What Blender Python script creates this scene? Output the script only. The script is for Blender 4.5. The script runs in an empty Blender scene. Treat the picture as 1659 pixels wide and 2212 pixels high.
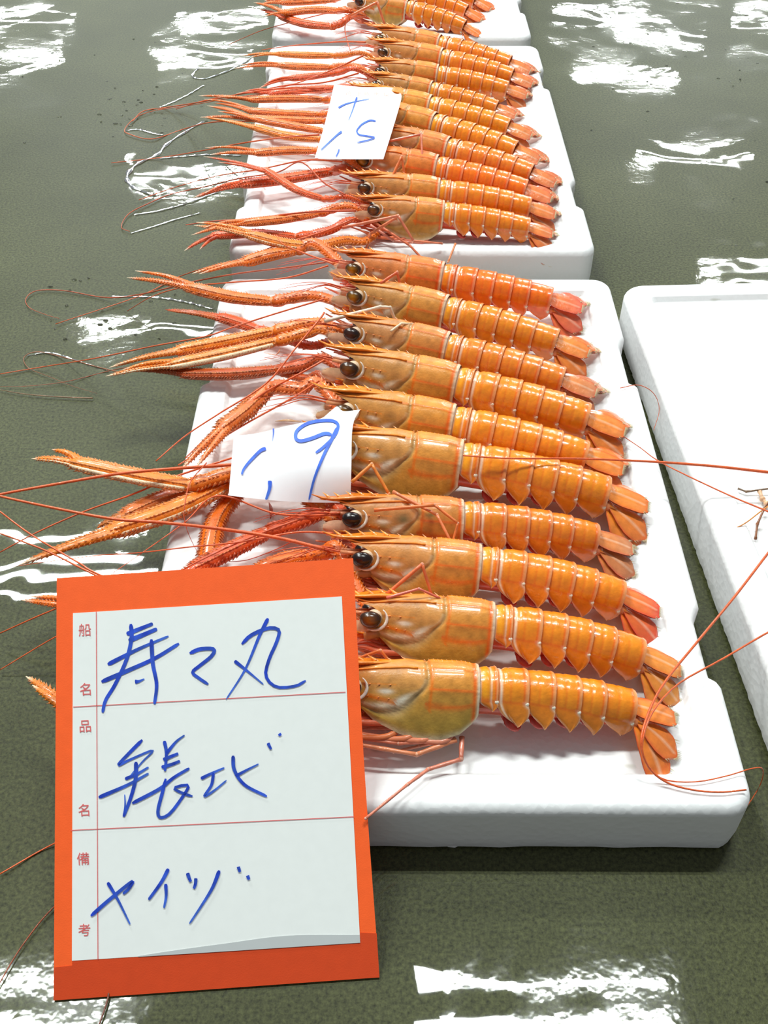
import bpy, math, random
import numpy as np
from math import sin, cos, pi, radians, sqrt, atan, atan2, exp
# ------------------------------------------------------------------ camera
F = 2236.0; IW, IH = 1659.0, 2212.0
H = 0.5; ZL = 0.044                       # camera height above lid tops, lid thickness (m)
PITCH = atan((1106 + 1080) / F); PSI = (843 - 829.5) * cos(PITCH) / F
FW = np.array([-sin(PSI) * cos(PITCH), cos(PSI) * cos(PITCH), -sin(PITCH)])
RT = np.array([cos(PSI), sin(PSI), 0.0]); UP = np.cross(RT, FW)
CAM = np.array([0, 0, H + ZL])
C = bpy.context.scene.collection
cd = bpy.data.cameras.new('camera'); co = bpy.data.objects.new('camera', cd); C.objects.link(co)
cd.sensor_fit = 'VERTICAL'; cd.sensor_height = 32.0; cd.lens = F / IH * 32.0; cd.clip_start = 0.01
co.location = CAM; co.rotation_euler = (pi / 2 - PITCH, 0, PSI)
bpy.context.scene.camera = co
# ------------------------------------------------------------------ view, world
sc = bpy.context.scene
sc.view_settings.view_transform = 'Standard'; sc.view_settings.look = 'None'
sc.view_settings.gamma = 1; sc.view_settings.use_curve_mapping = False
sc.view_settings.exposure = 0.16
w = bpy.data.worlds.new('world'); sc.world = w; w.use_nodes = True
w.node_tree.nodes['Background'].inputs[0].default_value = (0.90, 0.96, 1.0, 1)
w.node_tree.nodes['Background'].inputs[1].default_value = 0.24

def ray(px, py):
    d = FW + RT * (px - 829.5) / F - UP * (py - 1106) / F
    return d / np.linalg.norm(d)
def un(px, py, z):
    d = ray(px, py); return CAM + d * ((z - CAM[2]) / d[2])
def mpp(px, py, z):                       # metres per photo pixel there
    P = un(px, py, z); return float(np.dot(P - CAM, FW)) / F
# ------------------------------------------------------------------ lamps: twin-tube fixtures under the hall roof
HL = 4.5; POW = 62.0
lamp_n = [0]
def fixture(px, py, ln=1.2, yaw=0.0):
    P = un(px, py, 0.0); d = ray(px, py); d = np.array([d[0], d[1], -d[2]])
    Q = P + d * (HL / d[2])
    for s in (-1, 1):
        l = bpy.data.lights.new('ceiling_tube', 'AREA'); l.shape = 'RECTANGLE'
        l.size = ln; l.size_y = 0.05; l.energy = POW; l.color = (0.93, 1.0, 0.97)
        o = bpy.data.objects.new('ceiling_tube', l); C.objects.link(o)
        o.location = (Q[0] - s * 0.06 * sin(yaw), Q[1] + s * 0.10, HL); o.rotation_euler = (0, 0, yaw)
        o['label'] = 'fluorescent tube of a ceiling fixture above the floor'; o['category'] = 'lamp'; o['group'] = 'ceiling tubes'
for a in [(1180, 2170), (20, 2175), (120, 1190), (130, 1265), (330, 715), (400, 375), (1500, 342), (1660, 590),
          (440, 125), (30, 115), (1350, 165), (1300, 25), (1680, 50), (480, 40), (1430, 75), (60, 40)]:
    fixture(*a)

# ------------------------------------------------------------------ helpers
def lin(c):
    c = np.asarray(c, float) / 255.0
    return np.where(c <= 0.04045, c / 12.92, ((c + 0.055) / 1.055) ** 2.4)
rng = random.Random(7)
def mix(a, b, t): return np.asarray(a) * (1 - t) + np.asarray(b) * t
class M:
    def __init__(s): s.v = []; s.f = []; s.c = []; s.n = 0
    def add(s, vs, fs, cs):
        vs = np.asarray(vs, float).reshape(-1, 3); cs = np.asarray(cs, float)
        if cs.ndim == 1: cs = np.tile(cs, (len(vs), 1))
        s.v.append(vs); s.c.append(cs); n = s.n
        s.f.extend([tuple(i + n for i in f) for f in fs]); s.n += len(vs)
    def grid(s, P, Cc, closed_v=False, flip=False):
        P = np.asarray(P, float); a, b = P.shape[:2]
        Cc = np.asarray(Cc, float)
        if Cc.ndim == 1: Cc = np.tile(Cc, (a * b, 1))
        fs = []
        for i in range(a - 1):
            for j in range(b if closed_v else b - 1):
                k = (j + 1) % b
                q = (i * b + j, i * b + k, (i + 1) * b + k, (i + 1) * b + j)
                fs.append(q[::-1] if flip else q)
        s.add(P.reshape(-1, 3), fs, Cc.reshape(-1, 3))
    def tube(s, path, rad, col, seg=8, up=(0, 0, 1), flat=1.0, cap=True, sq=1.0):
        path = np.asarray(path, float); n = len(path)
        rad = np.broadcast_to(np.asarray(rad, float), (n,)) if np.ndim(rad) < 2 else rad
        col = np.asarray(col, float)
        if col.ndim == 1: col = np.tile(col, (n, 1))
        T = np.gradient(path, axis=0); T /= (np.linalg.norm(T, axis=1)[:, None] + 1e-12)
        up = np.asarray(up, float); S = np.cross(T, up); ln = np.linalg.norm(S, axis=1)[:, None]
        S = np.where(ln > 1e-4, S / (ln + 1e-12), np.array([1.0, 0, 0])); U = np.cross(S, T)
        an = np.arange(seg) * 2 * pi / seg
        ca = np.sign(np.cos(an)) * np.abs(np.cos(an)) ** sq; sa = np.sign(np.sin(an)) * np.abs(np.sin(an)) ** sq
        P = path[:, None, :] + rad[:, None, None] * (ca[None, :, None] * S[:, None, :] + flat * sa[None, :, None] * U[:, None, :])
        cc = np.repeat(col[:, None, :], seg, axis=1)
        s.grid(P, cc, closed_v=True)
        if cap:
            b = s.n - n * seg
            s.f.append(tuple(b + k for k in range(seg))[::-1]); s.f.append(tuple(b + (n - 1) * seg + k for k in range(seg)))
        return P, S, U, T
    def sphere(s, c, r, col, R=None, nu=12, nv=16):
        c = np.asarray(c, float); r = np.broadcast_to(np.asarray(r, float), (3,))
        th = np.linspace(0.001, pi - 0.001, nu); ph = np.arange(nv) * 2 * pi / nv
        P = np.stack([np.sin(th)[:, None] * np.cos(ph)[None], np.sin(th)[:, None] * np.sin(ph)[None], np.repeat(np.cos(th)[:, None], nv, 1)], -1) * r
        if R is not None: P = P @ np.asarray(R).T
        s.grid(P + c, col, closed_v=True, flip=True)
    def cone(s, base, tip, r, col, up=(0, 0, 1), tipcol=None, seg=4):
        base = np.asarray(base, float); tip = np.asarray(tip, float); t = tip - base; L = np.linalg.norm(t) + 1e-9; t = t / L
        a = np.cross(t, up); 
        if np.linalg.norm(a) < 1e-3: a = np.cross(t, (1, 0, 0))
        a /= np.linalg.norm(a); b = np.cross(t, a)
        vs = [base + r * (cos(k * 2 * pi / seg) * a + sin(k * 2 * pi / seg) * b) for k in range(seg)] + [tip]
        tc = col if tipcol is None else tipcol
        s.add(vs, [(k, (k + 1) % seg, seg) for k in range(seg)], np.vstack([np.tile(col, (seg, 1)), tc]))
    def build(s, name, mat, parent=None, origin=(0, 0, 0), smooth=True):
        V = np.vstack(s.v) - np.asarray(origin); CC = np.vstack(s.c)
        me = bpy.data.meshes.new(name); me.from_pydata(V.tolist(), [], s.f)
        me.materials.append(mat)
        if smooth: me.polygons.foreach_set('use_smooth', [True] * len(me.polygons))
        at = me.color_attributes.new('Col', 'FLOAT_COLOR', 'POINT')
        at.data.foreach_set('color', np.hstack([CC, np.ones((len(CC), 1))]).ravel())
        me.update()
        o = bpy.data.objects.new(name, me); C.objects.link(o)
        if parent is not None: o.parent = parent
        return o
def empty(name, loc, label, cat, group=None):
    o = bpy.data.objects.new(name, None); C.objects.link(o); o.location = loc; o.empty_display_size = 0.01
    o['label'] = label; o['category'] = cat
    if group: o['group'] = group
    return o
def tag(o, label, cat, group=None):
    o['label'] = label; o['category'] = cat
    if group: o['group'] = group
    return o
def smooth_path(pts, n=24):                # Catmull-Rom through points
    P = np.asarray(pts, float)
    if len(P) == 2: return P[0] + (P[1] - P[0]) * np.linspace(0, 1, n)[:, None]
    Q = np.vstack([2 * P[0] - P[1], P, 2 * P[-1] - P[-2]]); out = []
    k = len(P) - 1
    for t in np.linspace(0, k, n):
        i = min(int(t), k - 1); u = t - i; a, b, c, d = Q[i], Q[i + 1], Q[i + 2], Q[i + 3]
        out.append(0.5 * ((2 * b) + (-a + c) * u + (2 * a - 5 * b + 4 * c - d) * u * u + (-a + 3 * b - 3 * c + d) * u ** 3))
    return np.array(out)

# ------------------------------------------------------------------ materials
def newmat(name):
    m = bpy.data.materials.new(name); m.use_nodes = True; nt = m.node_tree
    return m, nt, nt.nodes['Principled BSDF']
def shell_mat(name, rough=0.28, coat=0.6, nscale=900, bump=0.25, sss=0.0, mottle=0.22):
    m, nt, b = newmat(name); N = nt.nodes; L = nt.links
    a = N.new('ShaderNodeVertexColor'); a.layer_name = 'Col'
    tc = N.new('ShaderNodeTexCoord')
    n1 = N.new('ShaderNodeTexNoise'); n1.inputs['Scale'].default_value = 170; n1.inputs['Detail'].default_value = 5
    L.new(tc.outputs['Object'], n1.inputs['Vector'])
    n2 = N.new('ShaderNodeTexNoise'); n2.inputs['Scale'].default_value = nscale; n2.inputs['Detail'].default_value = 3
    L.new(tc.outputs['Object'], n2.inputs['Vector'])
    mr = N.new('ShaderNodeMapRange'); mr.inputs[1].default_value = 0.3; mr.inputs[2].default_value = 0.7
    mr.inputs[3].default_value = 1 - mottle; mr.inputs[4].default_value = 1 + mottle * 0.6
    L.new(n1.outputs['Fac'], mr.inputs[0])
    mx = N.new('ShaderNodeVectorMath'); mx.operation = 'SCALE'
    L.new(a.outputs['Color'], mx.inputs[0]); L.new(mr.outputs[0], mx.inputs['Scale'])
    L.new(mx.outputs[0], b.inputs['Base Color'])
    bp = N.new('ShaderNodeBump'); bp.inputs['Strength'].default_value = bump; bp.inputs['Distance'].default_value = 0.0006
    L.new(n2.outputs['Fac'], bp.inputs['Height']); L.new(bp.outputs[0], b.inputs['Normal'])
    b.inputs['Specular IOR Level'].default_value = 0.35
    b.inputs['Roughness'].default_value = rough; b.inputs['Coat Weight'].default_value = coat; b.inputs['Coat Roughness'].default_value = 0.08
    if sss:
        b.inputs['Subsurface Weight'].default_value = sss; b.inputs['Subsurface Radius'].default_value = (1, 0.45, 0.15); b.inputs['Subsurface Scale'].default_value = 0.004
    return m
MS = shell_mat('lobster_shell', 0.36, 0.35, 700, 0.3, mottle=0.24)
MT = shell_mat('tail_shell', 0.26, 0.55, 330, 0.5, mottle=0.16)
MC = shell_mat('claw_shell', 0.42, 0.3, 1200, 0.6)
MP = shell_mat('pale_tissue', 0.4, 0.5, 600, 0.2)
ME = shell_mat('eye_gloss', 0.2, 0.25, 2500, 0.12, mottle=0.1)
MI = shell_mat('marker_ink', 0.55, 0.0, 260, 0.0, mottle=0.35)
MR = shell_mat('printed_ink', 0.6, 0.0, 200, 0.0, mottle=0.05)
MPA = shell_mat('white_paper', 0.6, 0.0, 60, 0.05, mottle=0.015)
MORG = shell_mat('orange_card', 0.55, 0.05, 1500, 0.12, mottle=0.04)
def foam_mat():
    m, nt, b = newmat('white_foam'); N = nt.nodes; L = nt.links
    tc = N.new('ShaderNodeTexCoord')
    vo = N.new('ShaderNodeTexVoronoi'); vo.inputs['Scale'].default_value = 230
    L.new(tc.outputs['Object'], vo.inputs['Vector'])
    n = N.new('ShaderNodeTexNoise'); n.inputs['Scale'].default_value = 5; n.inputs['Detail'].default_value = 4
    L.new(tc.outputs['Object'], n.inputs['Vector'])
    cr = N.new('ShaderNodeValToRGB'); cr.color_ramp.elements[0].position = 0.3; cr.color_ramp.elements[0].color = (0.83, 0.80, 0.80, 1)
    cr.color_ramp.elements[1].position = 0.6; cr.color_ramp.elements[1].color = (0.88, 0.88, 0.88, 1)
    L.new(n.outputs['Fac'], cr.inputs[0])
    sp = N.new('ShaderNodeTexNoise'); sp.inputs['Scale'].default_value = 60; sp.inputs['Detail'].default_value = 2
    mp = N.new('ShaderNodeMapping'); mp.inputs['Scale'].default_value = (0.5, 1, 2.2); L.new(tc.outputs['Object'], mp.inputs[0]); L.new(mp.outputs[0], sp.inputs['Vector'])
    r2 = N.new('ShaderNodeValToRGB'); r2.color_ramp.elements[0].position = 0.72; r2.color_ramp.elements[0].color = (1, 1, 1, 1)
    r2.color_ramp.elements[1].position = 0.8; r2.color_ramp.elements[1].color = (0.62, 0.62, 0.52, 1); L.new(sp.outputs['Fac'], r2.inputs[0])
    mx = N.new('ShaderNodeMix'); mx.data_type = 'RGBA'; mx.blend_type = 'MULTIPLY'; mx.inputs[0].default_value = 1
    L.new(cr.outputs[0], mx.inputs[6]); L.new(r2.outputs[0], mx.inputs[7]); L.new(mx.outputs[2], b.inputs['Base Color'])
    bp = N.new('ShaderNodeBump'); bp.inputs['Strength'].default_value = 0.35; bp.inputs['Distance'].default_value = 0.0006
    L.new(vo.outputs['Distance'], bp.inputs['Height']); L.new(bp.outputs[0], b.inputs['Normal'])
    b.inputs['Roughness'].default_value = 0.5
    return m
MF = foam_mat()
def floor_mat():
    m, nt, b = newmat('wet_concrete'); N = nt.nodes; L = nt.links
    tc = N.new('ShaderNodeTexCoord'); P = tc.outputs['Object']
    def noise(sc_, det=4, rough=0.5, vec=None, dist=0.0):
        n = N.new('ShaderNodeTexNoise'); n.inputs['Scale'].default_value = sc_; n.inputs['Detail'].default_value = det
        n.inputs['Roughness'].default_value = rough; n.inputs['Distortion'].default_value = dist
        L.new(vec or P, n.inputs['Vector']); return n.outputs['Fac']
    def ramp(fac, a, b_, ca=(0, 0, 0, 1), cb=(1, 1, 1, 1)):
        r = N.new('ShaderNodeValToRGB'); r.color_ramp.elements[0].position = a; r.color_ramp.elements[1].position = b_
        r.color_ramp.elements[0].color = ca; r.color_ramp.elements[1].color = cb; L.new(fac, r.inputs[0]); return r.outputs[0]
    def mth(op, a, b_=None):
        n = N.new('ShaderNodeMath'); n.operation = op
        for i, x in enumerate((a, b_)):
            if x is None: continue
            if isinstance(x, (int, float)): n.inputs[i].default_value = x
            else: L.new(x, n.inputs[i])
        return n.outputs[0]
    big = noise(4, 5, 0.6); fine = noise(420, 2, 0.7)
    c1 = ramp(big, 0.3, 0.7, (0.036, 0.039, 0.014, 1), (0.064, 0.068, 0.028, 1))
    c2 = ramp(fine, 0.25, 0.75, (0.35, 0.35, 0.35, 1), (1.7, 1.7, 1.65, 1))
    mx = N.new('ShaderNodeMix'); mx.data_type = 'RGBA'; mx.blend_type = 'MULTIPLY'; mx.inputs[0].default_value = 1
    L.new(c1, mx.inputs[6]); L.new(c2, mx.inputs[7]); L.new(mx.outputs[2], b.inputs['Base Color'])
    b.inputs['Roughness'].default_value = 0.42
    b.inputs['Specular IOR Level'].default_value = 0.08
    # water film on top: coat, smooth in puddles, broken by ripples and droplets
    pud = ramp(noise(7, 4, 0.55, dist=0.6), 0.40, 0.52)
    cr = mth('ADD', mth('MULTIPLY', mth('SUBTRACT', 1.0, pud), 0.035), 0.012)
    b.inputs['Coat Weight'].default_value = 1.0; L.new(cr, b.inputs['Coat Roughness']); b.inputs['Coat IOR'].default_value = 1.33
    rip = noise(11, 2, 0.4, dist=0.3); rip2 = noise(120, 2, 0.5)
    h = mth('ADD', mth('MULTIPLY', rip, 1.0), mth('MULTIPLY', mth('MULTIPLY', rip2, mth('SUBTRACT', 1.0, pud)), 0.10))
    bp = N.new('ShaderNodeBump'); bp.inputs['Strength'].default_value = 1.0; bp.inputs['Distance'].default_value = 0.00065
    L.new(h, bp.inputs['Height']); L.new(bp.outputs[0], b.inputs['Coat Normal'])
    b2 = N.new('ShaderNodeBump'); b2.inputs['Strength'].default_value = 0.4; b2.inputs['Distance'].default_value = 0.0006
    L.new(fine, b2.inputs['Height']); L.new(b2.outputs[0], b.inputs['Normal'])
    return m
MFL = floor_mat()

# ------------------------------------------------------------------ floor
fm = M()
g = np.array([[[x, y, 0.0] for x in np.linspace(-3, 3, 13)] for y in np.linspace(-1.5, 6, 16)])
fm.grid(g, (0.1, 0.1, 0.1), flip=True)
fl = fm.build('floor', MFL); fl['kind'] = 'structure'

# ------------------------------------------------------------------ foam lids
def lid(x0, x1, y0, y1, rot=0.0, seed=0, rad=0.016, label='', notch=True):
    W = x1 - x0; Ln = y1 - y0; r = random.Random(seed)
    def nd(t):                              # finger notches cut in the long sides (t = distance from the front)
        for a, b in ((0.085, 0.146), (0.372, 0.44)):
            if notch and a < t < b:
                u = (t - a) / (b - a); return 0.006 * min(1, u / 0.06, (1 - u) / 0.2)
        return 0.0
    def ring(d, z, notched):                # outline moved inwards by d
        q = []; r_ = max(rad - d, 0.004); a0, a1, b0, b1 = d + r_, W - d - r_, d + r_, Ln - d - r_
        for k in range(24): q.append((a0 + (a1 - a0) * k / 24, d))
        for k in range(7): t = -pi / 2 + pi / 2 * k / 7; q.append((a1 + r_ * cos(t), b0 + r_ * sin(t)))
        for k in range(150): y = b0 + (b1 - b0) * k / 150; q.append((W - d - (nd(y) if notched else 0), y))
        for k in range(7): t = pi / 2 * k / 7; q.append((a1 + r_ * cos(t), b1 + r_ * sin(t)))
        for k in range(24): q.append((a1 - (a1 - a0) * k / 24, Ln - d))
        for k in range(7): t = pi / 2 + pi / 2 * k / 7; q.append((a0 + r_ * cos(t), b1 + r_ * sin(t)))
        for k in range(150): y = b1 - (b1 - b0) * k / 150; q.append((d + (nd(y) if notched else 0), y))
        for k in range(7): t = pi + pi / 2 * k / 7; q.append((a0 + r_ * cos(t), b0 + r_ * sin(t)))
        return np.hstack([np.array(q), np.full((len(q), 1), z)])
    n = len(ring(0, 0, True))
    base_j = np.array([r.uniform(0, 0.004) for _ in range(n)])
    rows = []
    R = 0.007
    for d, z in [(0.002, 0.0), (0.0, 0.003)] + [(0.0, 0.012), (0.0, ZL - R)] + \
        [(R * (1 - cos(a)), ZL - R + R * sin(a)) for a in np.linspace(0.2, pi / 2, 6)] + [(0.021, ZL), (0.0225, ZL - 0.0008), (0.0245, ZL - 0.0042), (0.026, ZL - 0.005)]:
        q = ring(d, z, d < 0.02)
        if z < 0.004: q[:, 2] += 0; q[:, :2] += (np.array([W / 2, Ln / 2]) - q[:, :2]) * base_j[:, None]
        rows.append(q)
    cen = np.array([W / 2, Ln / 2]); q = rows[-1].copy()
    q[:, 0] = W / 2 + (q[:, 0] - W / 2) * .02; q[:, 1] = Ln / 2 + (q[:, 1] - Ln / 2) * .02; rows.append(q)
    P = np.array(rows)
    m = M(); m.grid(P, (0.9, 0.9, 0.9), closed_v=True, flip=False)
    b = (len(rows) - 1) * n; m.f.append(tuple(b + k for k in range(n))); m.f.append(tuple(range(n))[::-1])
    o = m.build('foam_tray', MF, None, smooth=True)
    o.location = (x0, y0, 0); o.rotation_euler = (0, 0, rot)
    me = o.data
    ed = o.modifiers.new('w', 'WEIGHTED_NORMAL')
    tag(o, label, 'foam tray', 'white foam trays')
    return o
lid(-0.149, 0.199, 0.284, 0.815, label='white foam lid nearest the camera, carrying the front row of ten lobsters')
lid(-0.150, 0.195, 0.857, 1.370, rot=0.006, seed=3, label='white foam lid right behind the nearest one, carrying the middle lobsters')
lid(-0.154, 0.188, 1.398, 1.92, rot=0.006, seed=5, label='farthest white foam lid, cut off by the top of the photo')
lid(0.2335, 0.58, 0.283, 0.805, rot=0.05, seed=9, rad=0.02, label='empty white foam lid at the right edge with dried leg bits on it', notch=False)

# ------------------------------------------------------------------ lobster
LOB = {}
def interp(x, xs, ys): return np.interp(x, xs, ys)
def c_top(x): return interp(x, [-2.7, -2.4, -2.0, -1.4, -1.15, -0.9, -0.3, 0], [.40, .46, .53, .60, .58, .61, .60, .54])
def c_wid(x): return interp(x, [-2.7, -2.4, -2.0, -1.5, -0.8, -0.3, 0], [.26, .34, .42, .52, .57, .54, .47])
def c_bot(x): return interp(x, [-2.6, -2.3, -2.0, -1.5, -1.1, -0.7, -0.35, -0.12, 0], [-.20, -.36, -.55, -.76, -.85, -.84, -.72, -.52, -.36])
def c_pt(x, a, sg, off=0.0):               # a: 0 dorsal .. 1 ventral edge
    th = a * radians(128); zc = 0.02
    zt = c_top(x) + off; wd = c_wid(x) + off; zb = c_bot(x)
    st = np.sin(th); ct = np.cos(th)
    y = wd * np.sign(st) * np.abs(st) ** 0.82
    z = np.where(ct > 0, zc + (zt - zc) * np.abs(ct) ** 0.95, zc + (zc - zb) * ct / 0.6157)
    return np.stack([x + 0 * y, sg * y, z], -1)
def groove_x(a): return np.interp(a, [0, .42, .52, .60, .67, .73, .79, .84, .90, 1], [-1.03, -.99, -1.01, -1.06, -1.14, -1.25, -1.41, -1.62, -2.0, -3.0])
def front_x(a):
    return interp(a, [0, .2, .28, .40, .48, .60, .66, .71, .75, .82, .9, 1.0], [-2.80, -2.78, -2.70, -2.46, -2.36, -2.36, -2.46, -2.62, -2.82, -2.62, -2.45, -2.0])
SEG = [0.0, .34, .92, 1.44, 1.95, 2.44, 3.05]   # joints of the abdomen
def t_top(x): return interp(x, [0, .6, 1.5, 2.4, 3.1], [.51, .52, .50, .45, .37])
def t_wid(x): return interp(x, [0, .6, 1.5, 2.4, 3.1], [.47, .50, .48, .43, .35])

def make_lobster(idx, E, T, roll_off=0.0, zfloor=ZL - 0.005, tint=(0, 0, 0), olive=0.5, curl=12, eye=(60, 30, 20), red=0.0,
                 fan=(1.0, 1.0), legs=(), label='', genlegs=True, vein=0.3, fan_tint=None, pitch=3.0, group=None, blotch=0.0, tw=32):
    r = random.Random(idx * 17 + 3)
    tin = np.array(tint, float)
    def col(c): return lin(np.clip(np.array(c, float) + tin, 0, 255))
    elev = math.degrees(math.acos(-ray(*E)[2])); elev = 90 - elev
    roll = radians(max(8, elev - 13 + roll_off)); ptc = radians(pitch)
    kap = radians(curl) / 3.15; twist = radians(tw)
    def bend(P):
        P = np.asarray(P, float); x = np.maximum(P[..., 0], 0); neg = np.minimum(P[..., 0], 0)
        th = kap * x
        X = np.sin(th) / kap + P[..., 2] * np.sin(th) * 0 - 0.0; Z = -(1 - np.cos(th)) / kap
        ph = twist * np.clip((x - 1.0) / 2.4, 0, 1) ** 1.5; y = P[..., 1] * np.cos(ph) - P[..., 2] * np.sin(ph); z = P[..., 1] * np.sin(ph) + P[..., 2] * np.cos(ph)
        return np.stack([neg + X + z * np.sin(th), y, Z + z * np.cos(th)], -1)
    cr, sr = cos(roll), sin(roll); cp, sp = cos(ptc), sin(ptc)
    Rx = np.array([[1, 0, 0], [0, cr, sr], [0, -sr, cr]]);  # z axis leans to +y
    Ry = np.array([[cp, 0, sp], [0, 1, 0], [-sp, 0, cp]])     # tail dips
    RR = Ry @ Rx
    le = np.array([-2.47, -.40, .12]); lt = bend(np.array([3.05, 0, 0.0]))
    # lowest sample of the body in the rolled frame
    sm = [c_pt(np.float64(x), np.float64(a), s) for x in (-2, -1.4, -.8, -.2) for a in (.3, .5, .7, .9, 1) for s in (-1, 1)]
    sm += [bend(np.array([x, s * t_wid(x), z])) for x in (.5, 1.5, 2.5) for z in (-.1, -.5 * (1 - x / 9)) for s in (-1, 1)]
    zmin = min((RR @ p)[2] for p in sm)
    zE, zT = zfloor + .02, zfloor + .015
    for _ in range(8):
        Ew = un(*E, zE); Tw = un(*T, zT); S = np.linalg.norm(Tw - Ew) / np.linalg.norm(lt - le)
        d = RR @ (lt - le); TE = Tw - Ew
        yaw = atan2(TE[1], TE[0]) - atan2(d[1], d[0])
        Rz = np.array([[cos(yaw), -sin(yaw), 0], [sin(yaw), cos(yaw), 0], [0, 0, 1]]); R = Rz @ RR
        Oz = zfloor - S * zmin * 0.97
        zE = Oz + S * (R @ le)[2]; zT = Oz + S * (R @ lt)[2]
    O = un(*E, zE) - S * (R @ le)
    def W(P): return O + S * (bend(P) @ R.T)
    base = np.array([O[0], O[1], zfloor])
    root = empty('lobster', base, label, 'lobster', group)
    def part(m, name, mat, parent=None):
        return m.build(name, mat, parent or root, origin=base)
    oran = col((240, 132, 26)); deep = col((232, 98, 22)); tan = col((218, 150, 72)); olv = col((184, 152, 66)); brown = col((196, 130, 76))
    white = lin((246, 236, 214)); pale = col((232, 196, 150)); red_c = lin((214, 62, 42))
    # ---- carapace
    na, ns = 49, 96
    m = M()
    ts = np.linspace(-1, 1, 2 * na - 1); ss = np.linspace(0, 1, ns)
    A = np.abs(ts)[None, :]; SGN = np.sign(ts)[None, :] + (ts == 0)[None, :]
    fx = front_x(A)
    X = fx + (0 - fx) * ss[:, None]
    Ab = np.broadcast_to(A, X.shape)
    dg = (X - groove_x(Ab)) / np.sqrt(1 + ((groove_x(Ab + .03) - groove_x(Ab - .03)) / .06 / 1.3) ** 2)
    off = -0.045 * np.exp(-(dg / .04) ** 2) * (Ab < .9) + 0.018 * np.exp(-((Ab - 0.0) / .03) ** 2) + 0.014 * np.exp(-((Ab - .26) / .025) ** 2) * (X < 0)
    off = off + 0.02 * np.exp(-((X + 0.05) / .03) ** 2) + 0.008 * np.exp(-((Ab - .63) / .02) ** 2) * (X > -1) + 0.01 * np.exp(-((Ab - .74) / .02) ** 2) * (X < -1.6)
    P = c_pt(X, Ab, np.broadcast_to(SGN, X.shape), off)
    rear = (dg > 0)
    bc = np.where(rear[..., None], mix(oran, tan, 0.72), mix(tan, brown, 0.55))
    k = np.clip((Ab - .58) / .3, 0, 1)[..., None] * olive
    bc = bc * (1 - k) + olv * k
    def ov(bc, mask, c, s=1.0):
        mask = np.clip(mask, 0, 1)[..., None] * s
        return bc * (1 - mask) + np.asarray(c) * mask
    gs = lambda v, w_: np.exp(-(v / w_) ** 2)
    bc = ov(bc, gs(Ab, .04), oran, .9)
    bc = ov(bc, gs(Ab - .26, .026) * (np.abs(dg) > .03), mix(oran, deep, .5), .95)
    bc = ov(bc, gs(Ab - .60 - .02 * (X + 1), .02) * (X > -.98) * (X < -.12), deep, .85)
    bc = ov(bc, gs(Ab - .76 - .02 * np.sin((X + .9) * 2), .018) * (X > -1.05) * (X < -.12), deep, .8)
    bc = ov(bc, gs(X + .93 + .25 * (Ab - .45) ** 2, .03) * (Ab < .8), mix(oran, deep, .5), .9)
    bc = ov(bc, gs(dg, .04) * (Ab < .9), lin((160, 134, 84)), .65)
    bc = ov(bc, gs(dg + .10, .06) * gs(Ab - .77, .075) * 1.3, white, .95)
    bc = ov(bc, gs(dg + .05, .03) * (Ab > .45) * (Ab < .8), pale, .5)
    bc = ov(bc, gs(X + 1.80, .12) * gs(Ab - .67, .03) * 1.4, white, .85)
    bc = ov(bc, gs(Ab - .735 - .05 * (X + 2.3), .022) * (X < -1.6), mix(oran, deep, .3), 1)
    bc = ov(bc, gs(Ab - .56, .010) * (X < -1.6) * (X > -2.2), oran, .5)
    bc = ov(bc, gs(X + 1.7, .2) * gs(Ab - .83, .05), pale, .6)
    bc = ov(bc, gs(X + .10, .04), deep, .95)
    bc = ov(bc, gs(X + .02, .03), white, .8)
    bc = ov(bc, gs(Ab - 1.0, .035), lin((226, 214, 178)), .85)
    if blotch:
        bl = gs(X + 1.35, .16) * gs(Ab - .6, .09) + gs(X + .75, .12) * gs(Ab - .5, .06) + .6 * gs(X + 1.8, .1) * gs(Ab - .75, .06)
        bc = ov(bc, bl, lin((70, 90, 60)), blotch)
    m.grid(W(P), bc, flip=True)
    # small spines along the carinae
    for a_, x0, x1, st, h in ((0.0, -1.95, -1.15, .26, .075), (.26, -1.9, -1.25, .17, .04), (0.03, -1.05, -.1, .09, .02), (.26, -1.0, -.12, .11, .022), (.74, -2.3, -1.7, .2, .04), (.57, -2.1, -1.7, .2, .05)):
        x = x0
        while x < x1:
            for sg in ((-1, 1) if a_ > .01 else (1,)):
                p = c_pt(np.float64(x), np.float64(a_), sg); q = c_pt(np.float64(x - h * 1.3), np.float64(a_), sg, h)
                m.cone(W(p), W(q), S * max(.012, h * .34), oran, tipcol=mix(oran, white, .4))
            x += st * r.uniform(.85, 1.15)
    # supraorbital ridges as raised cords
    for sg in (-1, 1):
        xs = np.linspace(-2.95, -1.2, 22)
        pth = np.array([[x, sg * (0.05 + 0.0 * x) if x < -2.75 else 0, 0] for x in xs])
        q = []
        for x in xs:
            c_ = c_pt(np.float64(max(x, -2.6)), np.float64(.26), sg, .012)
            if x < -2.5:
                u = (-2.5 - x) / .45; c_ = mix(c_, np.array([x, sg * .09, .43]), min(1, u)); c_[0] = x
            q.append(c_)
        m.tube(W(np.array(q)), S * np.linspace(.02, .026, 22), oran, seg=6)
    part(m, 'carapace', MS)
    # ---- inner head and sternum
    m = M()
    m.sphere(W(np.array([-1.95, 0, -.02])), S * np.array([.52, .34, .36]), mix(brown, white, .25), R)
    m.sphere(W(np.array([-1.0, 0, -.38])), S * np.array([1.05, .40, .36]), mix(pale, brown, .3), R)
    part(m, 'sternum', MP)
    # ---- rostrum
    m = M()
    xs = np.linspace(-1.25, -3.42, 34)
    zc = interp(-xs, [1.25, 1.9, 2.3, 2.6, 2.9, 3.15, 3.42], [.545, .515, .50, .46, .42, .42, .50])
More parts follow.
